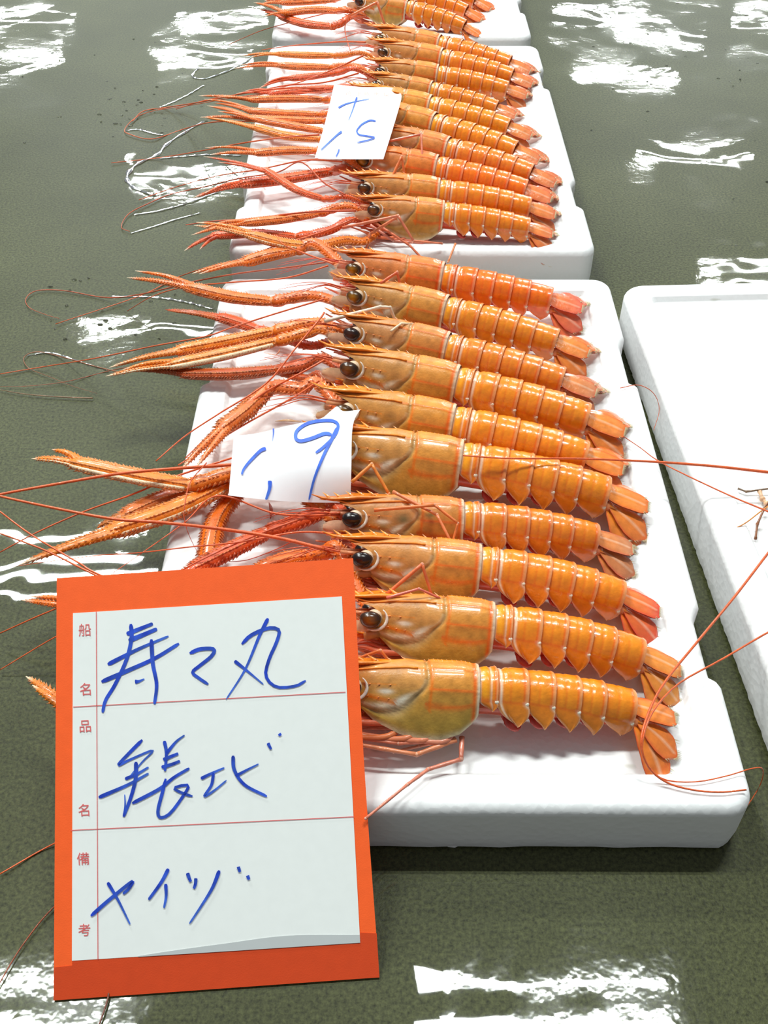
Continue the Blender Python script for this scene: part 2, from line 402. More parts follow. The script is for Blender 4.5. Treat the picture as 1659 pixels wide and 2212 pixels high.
    rw = interp(-xs, [1.25, 2.3, 2.6, 2.85, 3.1, 3.42], [.06, .22, .22, .14, .07, .008])
    rh = interp(-xs, [1.25, 2.0, 2.4, 2.9, 3.42], [.03, .045, .06, .045, .008])
    an = np.arange(10) * 2 * pi / 10
    P = np.array([[[x, rw[i] * cos(a), zc[i] + rh[i] * (sin(a) + .55 * (abs(cos(a)) > .7))] for a in an] for i, x in enumerate(xs)])
    cc = np.array([[mix(oran, lin((240, 160, 70)), .35 * (sin(a) < 0)) for a in an] for x in xs])
    m.grid(W(P), cc, closed_v=True)
    for x in (-3.02, -2.78, -2.5, -2.26, -2.02):
        z = interp(-x, [1.9, 2.3, 2.6, 2.9, 3.15, 3.42], [.53, .50, .46, .42, .42, .50])
        m.cone(W(np.array([x, 0, z + .03])), W(np.array([x - .17, 0, z + .15])), S * .05, oran, tipcol=lin((250, 170, 90)))
    for x in (-3.1,):
        for sg in (-1, 1): m.cone(W(np.array([x, sg * .03, .41])), W(np.array([x - .16, sg * .06, .40])), S * .03, oran)
    part(m, 'rostrum', MS)
    # ---- eyes
    ec = lin(eye)
    for sg in (-1, 1):
        c0 = np.array([-2.49, sg * .43, .10]); m = M()
        th = np.linspace(.001, pi - .001, 14); ph = np.arange(20) * 2 * pi / 20
        q = np.stack([np.sin(th)[:, None] * np.cos(ph)[None], np.repeat(np.cos(th)[:, None], 20, 1) * sg, np.sin(th)[:, None] * np.sin(ph)[None]], -1)
        q[..., 2] = np.where(q[..., 2] > 0, q[..., 2] * .70, q[..., 2])       # kidney shape, flat on top
        cc = lin((22, 12, 12)) * 1.0 + (ec - lin((22, 12, 12))) * np.exp(-((q[..., 0] + .05) ** 2 + (q[..., 2] + .2) ** 2) / .30)[..., None] * (np.cos(th)[:, None, None] > 0)
        m.grid(W(c0 + q * np.array([.225, .17, .205])), cc, closed_v=True, flip=(sg > 0))
        e = part(m, 'eye', ME)
        m = M(); m.sphere(W(c0 + np.array([.08, -sg * .14, .0])), S * np.array([.17, .2, .16]), mix(brown, white, .5), R)
        an = np.linspace(radians(-115), radians(50), 14)
        pth = np.array([[-2.47 + .04 + .27 * cos(a), sg * (.41 - .02 * cos(a)), .10 + .245 * sin(a)] for a in an])
        m.tube(W(pth), S * (.010 + .026 * np.sin(np.linspace(0, pi, 14))), lin((250, 240, 225)), seg=6)
        m.build('eye_stalk', MP, root, origin=base)
    # ---- antennal scales, peduncles, antennules, mouthparts
    for sg in (-1, 1):
        m = M(); u = np.linspace(0, 1, 12); v = np.linspace(-1, 1, 7)
        P = np.array([[[-2.5 - .62 * a, sg * (.30 + .07 * a) + .0, -.16 + .02 * a + b * .17 * sin(pi * (a * .84 + .10)) ** .6 - .02 * (1 - b * b)] for b in v] for a in u])
        P[..., 1] += sg * .04 * (1 - v[None, :] ** 2)
        m.grid(W(P), mix(pale, lin((228, 150, 120)), .4)); 
        for k_ in range(16):
            b = -1 + 2 * k_ / 15; a = .86 + .12 * cos(b * 1.4)
            p = np.array([-2.5 - .62 * a, sg * .37, -.15 + b * .10]); m.cone(W(p), W(p + np.array([-.10 - .03 * cos(b), 0, b * .07])), S * .008, lin((235, 215, 185)), seg=3)
        part(m, 'antennal_scale', MP)
        m = M()
        m.tube(W(np.array([[-2.3, sg * .25, -.22], [-2.55, sg * .28, -.28], [-2.6, sg * .28, -.29]])), S * .11, brown, seg=10)
        m.tube(W(np.array([[-2.56, sg * .28, -.28], [-2.8, sg * .28, -.30]])), S * .085, deep, seg=10)
        m.tube(W(np.array([[-2.78, sg * .28, -.30], [-3.05, sg * .26, -.31]])), S * .065, mix(oran, white, .15), seg=10)
        m.cone(W(np.array([-2.6, sg * .34, -.24])), W(np.array([-2.8, sg * .4, -.2])), S * .04, oran)
        part(m, 'antenna_base', MS)
        m = M(); dy = r.uniform(-.15, .15)
        m.tube(W(np.array([[-2.5, sg * .1, .14], [-2.75, sg * .1, .12], [-2.98, sg * .1, .12]])), S * .045, mix(deep, pale, .4), seg=8)
        for k_ in (0, 1):
            q = smooth_path([[-2.95, sg * .1, .12], [-3.5, sg * (.12 + dy), .14 - .05 * k_], [-4.1, sg * .14 + dy, .02 - .2 * k_], [-4.7, sg * .2 + dy, -.2 - .25 * k_]], 16)
            m.tube(W(q), S * np.linspace(.018, .005, 16), col((222, 90, 44)), seg=5)
        part(m, 'antennule', MC)
    m = M()
    for k_ in range(3):
        for sg in (-1, 1):
            y = sg * (.1 + .09 * k_)
            q = smooth_path([[-1.7 + .1 * k_, y, -.55], [-2.2, y * 1.1, -.50 - .05 * k_], [-2.55, y, -.42 - .06 * k_], [-2.75 - .1 * k_, y * .8, -.56]], 14)
            m.tube(W(q), S * np.linspace(.085, .02, 14), mix(deep, lin((224, 130, 110)), .4), seg=7)
    part(m, 'mouthparts', MP)
    # ---- generic folded walking legs (near side)
    lc = col((226, 120, 72)); lc2 = col((222, 134, 110))
    if genlegs:
        for k_ in range(4):
            for sg in (-1, 1):
                x = -1.5 + .36 * k_
                q = np.array([[x, sg * .26, -.70], [x - .25, sg * .44, -.82 - .02 * k_], [x - .85, sg * .40, -.86], [x - 1.35, sg * .34, -.70 - .06 * k_], [x - 1.8, sg * .2, -.62 - .08 * k_]])
                m = M(); m.tube(W(smooth_path(q, 20)), S * np.interp(np.linspace(0, 1, 20), [0, .3, .6, 1], [.07, .06, .045, .02]), mix(lc, lc2, .3 * k_ / 1.0 if k_ < 4 else 1), seg=7)
                part(m, 'leg', MP)
    # custom legs given as photo-pixel joints
    for lg in legs:
        pp = lg[0]; wpx = lg[1]; lcol = lin(lg[2]) if len(lg) > 2 else lc
        pts3 = [un(x, y, z) for x, y, z in pp]
        m = M(); sc_ = mpp(pp[0][0], pp[0][1], pp[0][2])
        for i in range(len(pts3) - 1):
            a, b = pts3[i], pts3[i + 1]; w0 = wpx * sc_ * (1 - .14 * i) / 2; w1 = w0 * .8
            t = np.linspace(0, 1, 7)[:, None]; rr = np.interp(np.linspace(0, 1, 7), [0, .12, .5, .9, 1], [w0 * 1.1, w0 * .85, w0, w1, w1 * 1.2])
            m.tube(a + (b - a) * t, rr, lcol, seg=8)
            m.sphere(b, w1 * 1.25, mix(lcol, white, .25), nu=6, nv=8)
        part(m, 'leg', MP)
    # ---- abdomen
    m = M()
    xs = np.linspace(-.1, 3.0, 24)
    P = np.array([[[x, .80 * t_wid(x) * cos(a), -.10 + (.30 if sin(a) < 0 else .42) * t_top(x) / .5 * sin(a)] for a in np.arange(14) * 2 * pi / 14] for x in xs])
    m.grid(W(P), mix(red_c, deep, .35), closed_v=True)
    part(m, 'belly', MP)
    for i in range(5):
        x = .55 + .5 * i
        for sg in (-1, 1):
            m = M(); f = 1 - .13 * i
            q = np.array([[x, sg * .22, -.38 * f], [x + .08, sg * .26, -.50 * f], [x + .22, sg * .22, -.60 * f], [x + .34, sg * .16, -.56 * f]])
            m.tube(W(smooth_path(q, 9)), S * f * np.array([.04, .07, .09, .1, .1, .09, .07, .05, .02]), lin((206, 66, 52)), seg=7, flat=.6)
            part(m, 'swimmeret', MP)
    nt_ = 51; tt = np.linspace(-1, 1, nt_)
    seg_mix = [.25, .0, .05, .05, .1, .12]
    for i in range(6):
        x0, x1 = SEG[i], SEG[i + 1]; ln = x1 - x0; m = M(); nS = 15
        sv = np.linspace(0, 1, nS)[:, None]; a = np.abs(tt)[None, :]; sg = np.where(tt < 0, -1, 1)[None, :]
        K = .70
        th = np.minimum(a / K, 1) * radians(98); q = np.clip((a - K) / (1 - K), 0, 1)
        X = x0 + (sv * 1.06 - .03) * ln
        swell = -.035 * (1 - sv) ** 3 + .022 * np.exp(-((sv - .93) / .07) ** 2) + .012 * np.sin(pi * sv)
        if i < 2: swell = swell - .03 * np.exp(-((sv - (.62 if i == 0 else .22)) / .06) ** 2)
        if 1 <= i: swell = swell - .012 * np.exp(-((sv - .42) / .04) ** 2) * (a < K)
        zt = t_top(X) + swell; wd = t_wid(X) + swell
        y = wd * np.sin(th) ** .85; zc = 0.0
        z = zc + np.where(np.cos(th) > 0, zt * np.abs(np.cos(th)) ** .9, .9 * wd * np.cos(th))
        # pleura: drop below the hinge to a backward-swept point
        dep = [.18, .44, .44, .42, .40, .34][i]
        xm = x0 + .50 * ln
        wq = np.maximum(1 - q ** (2.6 if i == 1 else 1.9), 0.0)
        X = np.where(q > 0, xm + (X - xm) * (wq * 1.02 + .0) + .26 * q * ln, X)
        z = z - q * dep * (1 + .06 * np.sin(pi * sv)); y = y + .05 * q * sv - .06 * q ** 2
        X = np.broadcast_to(X, (nS, nt_)); P = np.stack([X, np.broadcast_to(y * sg, X.shape), np.broadcast_to(z, X.shape)], -1)
        c = np.tile(mix(oran, deep, seg_mix[i] + red), (nS, nt_, 1)); Q = np.broadcast_to(q, X.shape); SV = np.broadcast_to(sv, X.shape); AA = np.broadcast_to(a, X.shape)
        c = ov(c, gs(SV - .5, .3) * (AA < K), col((240, 146, 34)), .55)
        c = ov(c, gs(SV - .97, .05) * (Q <= 0), mix(oran, white, .35), .8)
        c = ov(c, gs(SV - .86, .035) * (Q <= 0), deep, .8)
        c = ov(c, gs(SV - .08, .05) * (Q <= 0), deep, .6)
        c = ov(c, gs(SV - .42, .03) * (AA < K) * (AA > .1), deep, .45)
        c = ov(c, gs(AA - K + .02, .02), deep, .6)
        c = ov(c, Q, mix(tan, oran, .5), .5)
        edge = np.maximum(gs(Q - 1, .10), np.maximum(gs(SV, .05), gs(SV - 1, .05)) * (Q > .08))
        c = ov(c, edge, mix(white, oran, .35), .6)
        if i == 0: c = ov(c, gs(SV - .3, .22) * (AA < K * .9), col((246, 160, 30)), .9)
        if i == 0: c = ov(c, gs(SV - .02, .07) + gs(SV - .63, .05) * .6, white, .8)
        if i == 1: c = ov(c, gs(SV - .14, .04), white, .7)
        c = ov(c, gs(SV - .95, .08) * gs(AA - K, .03), white, .9)
        m.grid(W(P), c, flip=True)
        for s_ in (-1, 1):                    # pale hinge knobs
            kx = x1 - .01; m.sphere(W(np.array([kx, s_ * (t_wid(kx) * .99 + .005), -.05])), S * np.array([.045, .03, .04]), white, R, 7, 8)
        part(m, 'tail_segment', MT)
    # ---- tail fan
    ft = col((232, 128, 66)) if fan_tint is None else lin(fan_tint)
    def paddle(name, base_, length, width, ang, drop, tw, sgn, c0, c1, rib=1, square=False):
        m = M(); nu, nv = 18, 11; u = np.linspace(0, 1, nu)[:, None]; v = np.linspace(-1, 1, nv)[None, :]
        if square: wf = np.interp(u, [0, .08, .3, .8, .93, 1], [.80, .95, 1, .92, .75, .5])
        else: wf = np.interp(u, [0, .12, .35, .62, .85, .95, 1], [.22, .48, .82, 1.0, .88, .62, .25])
        ux = u + (0 if square else -.10 * (v ** 2) * u)
        lx = ux * length; ly = v * wf * width * .5
        lz = .035 * (1 - v ** 2) * np.sin(pi * np.clip(u * .9 + .1, 0, 1)) + .02 * np.exp(-(v / .12) ** 2) * (1 - u) + (.015 * np.exp(-((np.abs(v) - .5) / .12) ** 2) * (1 - u) if square else 0)
        ca, sa = cos(ang), sin(ang)
        Xl = lx * ca - ly * sa * sgn; Yl = (lx * sa) * sgn + ly * ca
        Zl = lz - drop * lx - tw * np.maximum(0, Yl * sgn) * lx / length
        P = np.stack([base_[0] + Xl, base_[1] + Yl, base_[2] + Zl], -1)
        U = np.broadcast_to(u, Xl.shape); V = np.broadcast_to(v, Xl.shape)
        c = c0 * (1 - U[..., None] ** 2) + c1 * U[..., None] ** 2
        c = ov(c, np.maximum(gs(U - 1, .06), gs(np.abs(V) - 1, .14)), mix(c1, red_c, .6), .85)
        if name == 'tail_fin': c = ov(c, gs(U - .74 - .05 * V, .02) * (length > 1.1), mix(c0, red_c, .5), .8)
        c = ov(c, gs(V, .07) * (U < .9), mix(c0, white, .45), .6)
        if square: c = ov(c, gs(np.abs(V) - .5, .07) * (U < .9), mix(c0, white, .35), .6)
        m.grid(W(P), c); m.grid(W(P - np.array([0, 0, .02])), c, flip=True)
        for k_ in range(22):                  # pale fringe of bristles on the rim
            vv = -1 + 2 * k_ / 21; j = int(round((vv + 1) / 2 * (nv - 1))); p = P[-1, j] * .5 + P[-2, j] * .5
            if abs(vv) > .8: p = P[-3, j]
            d_ = np.array([ca - vv * .4 * sa * sgn, sa * sgn + vv * .4, -.02]); d_ /= np.linalg.norm(d_)
            p = p + np.array([0, (vv - (-1 + 2 * j / (nv - 1))) * width * .3, 0])
            m.cone(W(p), W(p + d_ * .12), S * .007, lin((232, 214, 170)), seg=3)
        return part(m, name, MT)
    fn, ff = fan
    paddle('telson', np.array([3.05, 0, .12]), .92, .60, 0, .12, 0, 1, mix(oran, ft, .3), ft, square=True)
    for sg, spd in ((-1, fn), (1, ff)):
        m = M(); m.sphere(W(np.array([3.10, sg * .24, -.08])), S * np.array([.16, .12, .12]), mix(deep, pale, .3), R, 8, 10)
        m.cone(W(np.array([3.15, sg * .3, -.02])), W(np.array([3.32, sg * .34, .0])), S * .04, oran)
        part(m, 'fan_joint', MS)
        c1 = ft if fan_tint is not None else mix(ft, red_c, .25 + red)
        paddle('tail_fin', np.array([3.14, sg * .24, -.03]), 1.02, .58, radians(18 * spd), .16, .45, sg, mix(oran, ft, .5), c1)
        paddle('tail_fin', np.array([3.14, sg * .26, -.10]), 1.2, .66, radians(38 * spd), .20, .5, sg, mix(oran, ft, .4), c1)
    LOB[idx] = dict(root=root, base=base, W=W, S=S, col=col, O=O, R=R)
    return root

ZR = ZL - 0.005
G1 = 'lobsters on the nearest foam lid'; G2 = 'lobsters on the middle foam lid'; G3 = 'lobsters on the farthest foam lid'
K1 = (84, 44, 30); KG = (200, 130, 14); KB = (140, 82, 26)
make_lobster(1, (765, 578), (1188, 652), tint=(6, -14, -8), olive=.15, red=.35, eye=KG, fan=(.8, .8), fan_tint=(226, 110, 90), legs=[([(822, 612, .085), (858, 588, .092), (866, 622, .08)], 7)],
   curl=3, label='reddest small lobster at the back of the nearest lid, with dark specks on its tail')
make_lobster(2, (768, 638), (1200, 742), tint=(-4, 2, 2), olive=.55, eye=KG, fan=(.9, .6), curl=4, label='olive-tan lobster with golden eyes, second from the back of the nearest tray')
make_lobster(3, (762, 718), (1213, 826), tint=(-10, -6, 4), olive=.5, eye=K1, fan=(.8, .5), fan_tint=(200, 130, 96),
   legs=[([(700, 694, .08), (822, 663, .088), (843, 664, .088), (856, 698, .075)], 9, (238, 214, 190)), ([(844, 716, .085), (867, 699, .088), (903, 700, .08)], 6, (240, 214, 180))],
   curl=4, label='brownish lobster with pale bent legs over its snout, third from the back of nearest tray')
make_lobster(4, (757, 793), (1266, 908), tint=(-2, 2, 0), olive=.5, eye=KB, fan=(.8, .9), curl=5, label='brown-eyed lobster fourth from the back of the nearest tray')
make_lobster(5, (745, 885), (1262, 990), tint=(-2, 2, -4), olive=.4, eye=KG, fan=(.7, .7), roll_off=-4, curl=6, label='lobster whose golden eye peeks over the torn corner of the slip marked 9', blotch=.25)
make_lobster(6, (738, 967), (1308, 1070), tint=(0, 4, 0), olive=.4, eye=K1, fan=(1.1, 1.5), roll_off=4, legs=[([(760, 1042, .085), (803, 1003, .092), (840, 1066, .08)], 9, (226, 130, 50))],
   curl=7, label='large lobster with its head under the slip marked 9 and a wide orange fan')
make_lobster(7, (762, 1117), (1284, 1168), tint=(-14, -10, 0), olive=.45, eye=(36, 20, 22), fan=(.8, .3), fan_tint=(196, 132, 96), curl=9, blotch=.7,
   legs=[([(849, 1062, .088), (944, 1112, .086), (973, 1168, .078)], 8, (224, 124, 76)), ([(808, 1102, .09), (939, 1091, .09), (989, 1130, .084), (978, 1170, .076)], 8, (226, 120, 60))],
   label='dark-blotched lobster with black eyes and grey-brown fan, below the slip marked 9')
make_lobster(8, (785, 1204), (1338, 1293), tint=(0, 0, 0), olive=.3, eye=(50, 26, 22), fan=(1.0, 1.3), fan_tint=(222, 84, 66),
   legs=[([(835, 1284, .08), (912, 1219, .092), (932, 1284, .078)], 9, (228, 110, 60))], label='lobster with a crimson tail fan, snout above the corner of the big orange card')
make_lobster(9, (803, 1333), (1380, 1420), tint=(-4, 0, -2), olive=.65, eye=KB, fan=(1.1, .7), fan_tint=(212, 140, 70), 
   legs=[([(835, 1292, .085), (905, 1272, .09), (950, 1292, .082)], 7, (222, 110, 90)), ([(770, 1424, .07), (822, 1405, .078), (850, 1440, .068)], 8, (224, 120, 60))],
   label='olive-bellied lobster second from the front, brown eye beside the big orange card')
make_lobster(10, (758, 1482), (1362, 1533), tint=(-4, 0, -4), olive=.8, eye=KB, fan=(1.35, .6), curl=8,
   legs=[([(998, 1592, .052), (996, 1640, .05), (925, 1662, .0505), (880, 1695, .052), (790, 1768, .049)], 12, (222, 130, 104)),
         ([(985, 1598, .053), (900, 1630, .053), (760, 1606, .055)], 12, (230, 140, 96)), ([(940, 1600, .053), (860, 1606, .055), (750, 1590, .057)], 10, (214, 120, 90)),
         ([(960, 1600, .05), (905, 1612, .05), (850, 1625, .05)], 8, (224, 150, 120))],
   label='frontmost lobster, olive-bellied, its head hidden behind the big orange card')
GG = [(11, (823, 81), (1100, 141), KG), (12, (828, 111), (1105, 169), KB), (13, (822, 152), (1094, 196), K1), (14, (814, 181), (1072, 237), K1), (15, (789, 212), (1097, 279), KG),
      (16, (791, 243), (1112, 329), KG), (17, (818, 298), (1146, 379), KG), (18, (785, 344), (1134, 414), KG), (19, (788, 404), (1142, 452), KB), (20, (808, 451), (1140, 495), KB)]
LB = {11: 'farthest lobster on the middle lid, golden eye next to the gap behind it', 12: 'orange lobster second from the back of the middle lid',
      13: 'dark-eyed lobster third from the back of the middle lid, above the slip marked 15', 14: 'lobster whose dark eye shows right above the upper slip of paper',
      15: 'lobster with its whole head under the upper slip, the farther of two such', 16: 'lobster with its head under the upper slip, the nearer of two such',
      17: 'lobster with a thin pink leg bent over it, right of the upper slip', 18: 'bright orange lobster with a yellow eye at the lower edge of the upper slip',
      19: 'orange lobster second from the front of the middle lid', 20: 'olive-bellied front lobster of the middle lid with several legs folded over its belly'}
LG = {17: [([(835, 306, .085), (910, 290, .095), (912, 342, .08)], 6, (230, 130, 100))], 18: [([(846, 384, .08), (868, 338, .095), (874, 378, .08)], 6, (236, 120, 60))],
      20: [([(740, 492, .058), (860, 466, .075), (893, 520, .055), (955, 526, .05)], 7, (226, 130, 96)), ([(808, 480, .06), (885, 530, .052), (915, 562, .041)], 6, (226, 120, 80)),
           ([(984, 526, .05), (968, 566, .041)], 5, (230, 140, 90)), ([(856, 470, .07), (800, 505, .056), (791, 540, .042)], 7, (226, 124, 80)),
           ([(800, 486, .06), (850, 520, .05), (890, 524, .048)], 6, (222, 140, 120))]}
for i, e, t, k in GG:
    rr = random.Random(i)
    tn = {18: (8, -12, -6), 15: (-2, 6, -4), 16: (2, 4, -2), 14: (-12, -4, 0), 17: (-4, -6, 6)}.get(i, (rr.uniform(-4, 4), rr.uniform(-8, 2), 0))
    make_lobster(i, e, t, tint=tn, olive={20: .8, 17: .5, 18: .2, 19: .6}.get(i, .4), red=.15 if i == 18 else 0, eye=k, fan=(.8, .5), legs=LG.get(i, ()), curl=6, label=LB[i], roll_off={20: 4}.get(i, 0),
                 fan_tint=(220, 124, 84))
make_lobster(21, (777, 2), (1002, 60), tint=(-4, -4, 0), olive=.8, eye=K1, roll_off=10, fan=(.8, .4), legs=[([(758, 34, .08), (815, 5, .095), (832, 56, .07)], 7, (230, 120, 70))],
   label='frontmost lobster of the farthest lid with a pale belly edge')
make_lobster(22, (790, -27), (1006, 27), tint=(0, -6, 0), olive=.3, eye=K1, fan=(.7, .4), label='lobster directly behind the frontmost one of the farthest lid, cut off by the top')
make_lobster(23, (812, -52), (1026, 4), tint=(0, -6, 0), olive=.3, eye=K1, fan=(.7, .4), label='last lobster at the very top, only the end of its tail in view')

# ------------------------------------------------------------------ claws
def claw(owner, arm, palm, tips, wpx, color=(222, 122, 40), z=(.075, .056, .056), pale=0.0, fl=.62, ftips=True, dark=0.0, arm_w=.95):
    """arm: photo points from the body to the wrist; palm: wrist -> finger root; tips: (fixed tip, moving tip)"""
    L = LOB[owner]; root = L['root']; base = L['base']; rr = random.Random(owner * 31 + int(wpx * 7) + int(palm[0][0]))
    cc = lin(color); wc = lin((240, 214, 176)); tipc = lin((244, 226, 196))
    zb, zw, zt = z
    def spiny(m, path, rad, col_, spacing, hs, rows=(0, 1, 2, 3), seg=10, flat=.66, pale_=0):
        P, Sd, U, T = m.tube(path, rad, col_, seg=seg, flat=flat, sq=.85)
        sg_len = np.linalg.norm(np.diff(path, axis=0), axis=1); tot = np.concatenate([[0], np.cumsum(sg_len)])
        for row in rows:
            a = {0: 0.0, 1: pi, 2: radians(62), 3: radians(118), 4: radians(20), 5: radians(160)}[row]
            t = rr.uniform(.2, .8) * spacing
            while t < tot[-1] * .97:
                k = np.interp(t, tot, np.arange(len(path))); i = int(min(k, len(path) - 2)); u = k - i
                p = mix(path[i], path[i + 1], u); R0 = rad[i] * (1 - u) + rad[i + 1] * u
                o = cos(a) * Sd[i] + flat * sin(a) * U[i]; nrm = cos(a) * Sd[i] + sin(a) * U[i]
                h = hs * (1.0 if row < 2 else .7) * rr.uniform(.75, 1.2) * min(1, R0 / rad.max() + .25)
                b0 = p + o * R0 * .9
                lc = mix(col_ if np.ndim(col_) == 1 else col_[i], tipc, .35)
                m.cone(b0, b0 + (nrm * .75 + T[i] * .75) * h, h * .36, col_ if np.ndim(col_) == 1 else col_[i], tipcol=lc, seg=4)
                t += spacing * rr.uniform(.8, 1.2)
    pw = [un(x, y, zw + (zt - zw) * i / max(1, len(palm) - 1)) for i, (x, y) in enumerate(palm)]
    sc_ = mpp(palm[0][0], palm[0][1], zw); Wd = wpx * 1.22 * sc_ / 2
    # arm (merus + carpus)
    if arm is not None:
        anchor = L['W'](np.array([-2.15, -.15, -.55]))
        ap = [anchor] + [un(x, y, zz) for x, y, zz in ((q[0], q[1], q[2] if len(q) > 2 else mix(zb, zw, (i + 1) / (len(arm) + 1))) for i, q in enumerate(arm))] + [pw[0]]
        path = smooth_path(ap, 26); m = M()
        rad = Wd * np.interp(np.linspace(0, 1, 26), [0, .3, .6, .8, .86, .93, 1], [.40, .52, .66, .74, .60, .82, .62]) * arm_w / .72
        spiny(m, path, rad, mix(cc, lin((214, 86, 36)), .25), Wd * .5, Wd * .62)
        m.build('claw_arm', MC, root, origin=base)
    # palm + fixed finger
    m = M(); n = 44
    tipF = un(tips[0][0], tips[0][1], zt)
    path0 = smooth_path(pw, 26); fr = path0[-1]
    dirv = path0[-1] - path0[-3]; dirv /= np.linalg.norm(dirv)
    mid = (fr + tipF) / 2 + np.array([0, 0, .0015])
    fing = smooth_path([fr, mid, tipF], 20)
    path = np.vstack([path0, fing[1:]])
    npa = len(path0); rad = np.concatenate([Wd * np.interp(np.linspace(0, 1, npa), [0, .04, .12, .5, .9, 1], [.62, .78, .86, 1.0, .96, .80]),
                                            Wd * np.interp(np.linspace(0, 1, 20)[1:], [0, .12, .4, .8, 1], [.66, .48, .40, .24, .04])])
    if pale:
        sdir = np.cross(path[-1] - path[0], (0, 0, 1))
    col_ = np.array([mix(cc, tipc, max(0, (i - len(path) + 5) / 4) if ftips else 0) for i in range(len(path))])
    if dark: col_[npa + 2:len(path) - 5] = mix(cc, lin((110, 84, 30)), dark)
    spiny(m, path, rad, col_, Wd * .40, Wd * .62, rows=(0, 1, 2, 3, 4, 5))
    # lengthwise ridges
    T = np.gradient(path, axis=0); T /= np.linalg.norm(T, axis=1)[:, None]; Sd = np.cross(T, (0, 0, 1)); Sd /= np.linalg.norm(Sd, axis=1)[:, None]
    for a in (-.45, .45):
        q = path + Sd * (a * rad)[:, None] + np.array([0, 0, 1]) * (rad * .62 * .93)[:, None]
        m.tube(q[:npa], rad[:npa] * .10, mix(cc, lin((250, 170, 90)), .45), seg=5)
    if pale:
        q = path + Sd * (rad * .80 * np.sign(pale))[:, None] + np.array([0, 0, 1]) * (rad * .10)[:, None]
        m.tube(q[1:-2], rad[1:-2] * .42 * abs(pale), wc, seg=8, flat=1.0)
    c = m.build('claw', MC, root, origin=base)
    # moving finger
    if tips[1] is not None:
        tm = un(tips[1][0], tips[1][1], zt + .002)
        side = np.sign(np.dot(np.cross(dirv, tm - tipF), (0, 0, 1))) or 1
        sd = np.cross((0, 0, 1), dirv); st = fr - dirv * Wd * .6 + sd * side * Wd * .45 + np.array([0, 0, Wd * .1])
        mid = (st + tm) / 2 + sd * side * np.linalg.norm(tm - st) * .02 + np.array([0, 0, .002])
        pth = smooth_path([st, mid, tm], 22); m = M()
        rd = Wd * np.interp(np.linspace(0, 1, 22), [0, .08, .4, .8, 1], [.42, .46, .36, .22, .04])
        cl = np.array([mix(mix(cc, lin((150, 100, 34)), dark if i > 2 else 0), tipc, max(0, (i - 17) / 4) if ftips else 0) for i in range(22)])
        spiny(m, pth, rd, cl, Wd * .45, Wd * .34, rows=(0, 1, 3))
        f = m.build('claw_finger', MC, c, origin=base)
    # wrist knob
    m = M(); m.sphere(pw[0], np.array([Wd * .7, Wd * .7, Wd * .6]), mix(cc, wc, .2), nu=8, nv=10)
    m.build('wrist_joint', MC, root, origin=base)
ORG = (234, 108, 6); RED = (216, 76, 12); DRK = (190, 76, 16); YEL = (238, 124, 8)
claw(1, [(690, 530, .06)], [(640, 541), (580, 552), (531, 566)], ((415, 591), (430, 592)), 27, ORG, z=(.06, .055, .056))
claw(2, [(715, 648), (660, 640)], [(588, 652), (500, 642), (412, 622)], ((274, 600), (292, 585)), 27, ORG, z=(.07, .06, .062))
claw(2, [(690, 745, .058), (620, 732, .05)], [(556, 712), (515, 697), (478, 686)], ((357, 669), (362, 671)), 24, RED, z=(.06, .05, .052), ftips=False, dark=.4)
claw(3, [(712, 704), (665, 700)], [(590, 716), (490, 738), (388, 757)], ((236, 794), (250, 788)), 28, YEL, z=(.075, .066, .062), dark=.3)
claw(3, [(708, 716), (668, 718)], [(596, 738), (480, 766), (372, 788)], ((228, 813), (262, 800)), 27, YEL, z=(.075, .064, .060), pale=-.9)
claw(4, [(705, 776), (655, 790)], [(598, 799), (500, 808), (400, 808)], ((280, 800), (296, 788)), 26, DRK, z=(.075, .054, .054), dark=.3)
claw(5, [(690, 830), (650, 840), (600, 836)], [(578, 842), (530, 888), (480, 926)], ((392, 1014), (424, 1009)), 34, (228, 112, 40), z=(.075, .06, .056))
claw(5, [(700, 815), (660, 818)], [(600, 800), (560, 806), (520, 812)], ((380, 812), (400, 806)), 20, DRK, z=(.07, .05, .05))
claw(6, [(660, 990), (560, 1005), (480, 1028)], [(412, 1049), (300, 1030), (160, 1000)], ((68, 991), (112, 971)), 33, YEL, z=(.075, .066, .070), pale=-.8)
claw(6, [(640, 1010), (540, 1030)], [(452, 1050), (350, 1078), (272, 1112)], ((209, 1141), (215, 1136)), 34, (216, 108, 34), z=(.07, .052, .055), dark=.4, ftips=False)
claw(7, [(640, 1060), (560, 1045)], [(492, 1046), (380, 1100), (246, 1146)], ((38, 1222), (56, 1214)), 40, YEL, z=(.07, .060, .060), pale=-.6, dark=.25)
claw(7, [(640, 1050), (560, 1048)], [(515, 1056), (465, 1130), (448, 1225)], ((440, 1330), (452, 1335)), 34, ORG, z=(.062, .05, .05))
claw(8, [(735, 1100), (705, 1104), (640, 1128)], [(576, 1150), (500, 1188), (420, 1228)], ((300, 1290), (310, 1300)), 34, RED, z=(.07, .056, .055))
claw(9, [(735, 1192), (700, 1197)], [(668, 1200), (620, 1208), (560, 1230)], ((300, 1330), (320, 1320)), 32, ORG, z=(.075, .058, .056))
claw(9, [(760, 1330), (600, 1345, .05)], [(440, 1335), (300, 1330), (200, 1322)], ((45, 1296), (66, 1288)), 36, ORG, z=(.06, .05, .052))
claw(10, [(640, 1520, .05), (480, 1540, .05)], [(400, 1560), (260, 1565), (150, 1530)], ((56, 1461), (70, 1480)), 44, YEL, z=(.055, .05, .05), dark=.3)
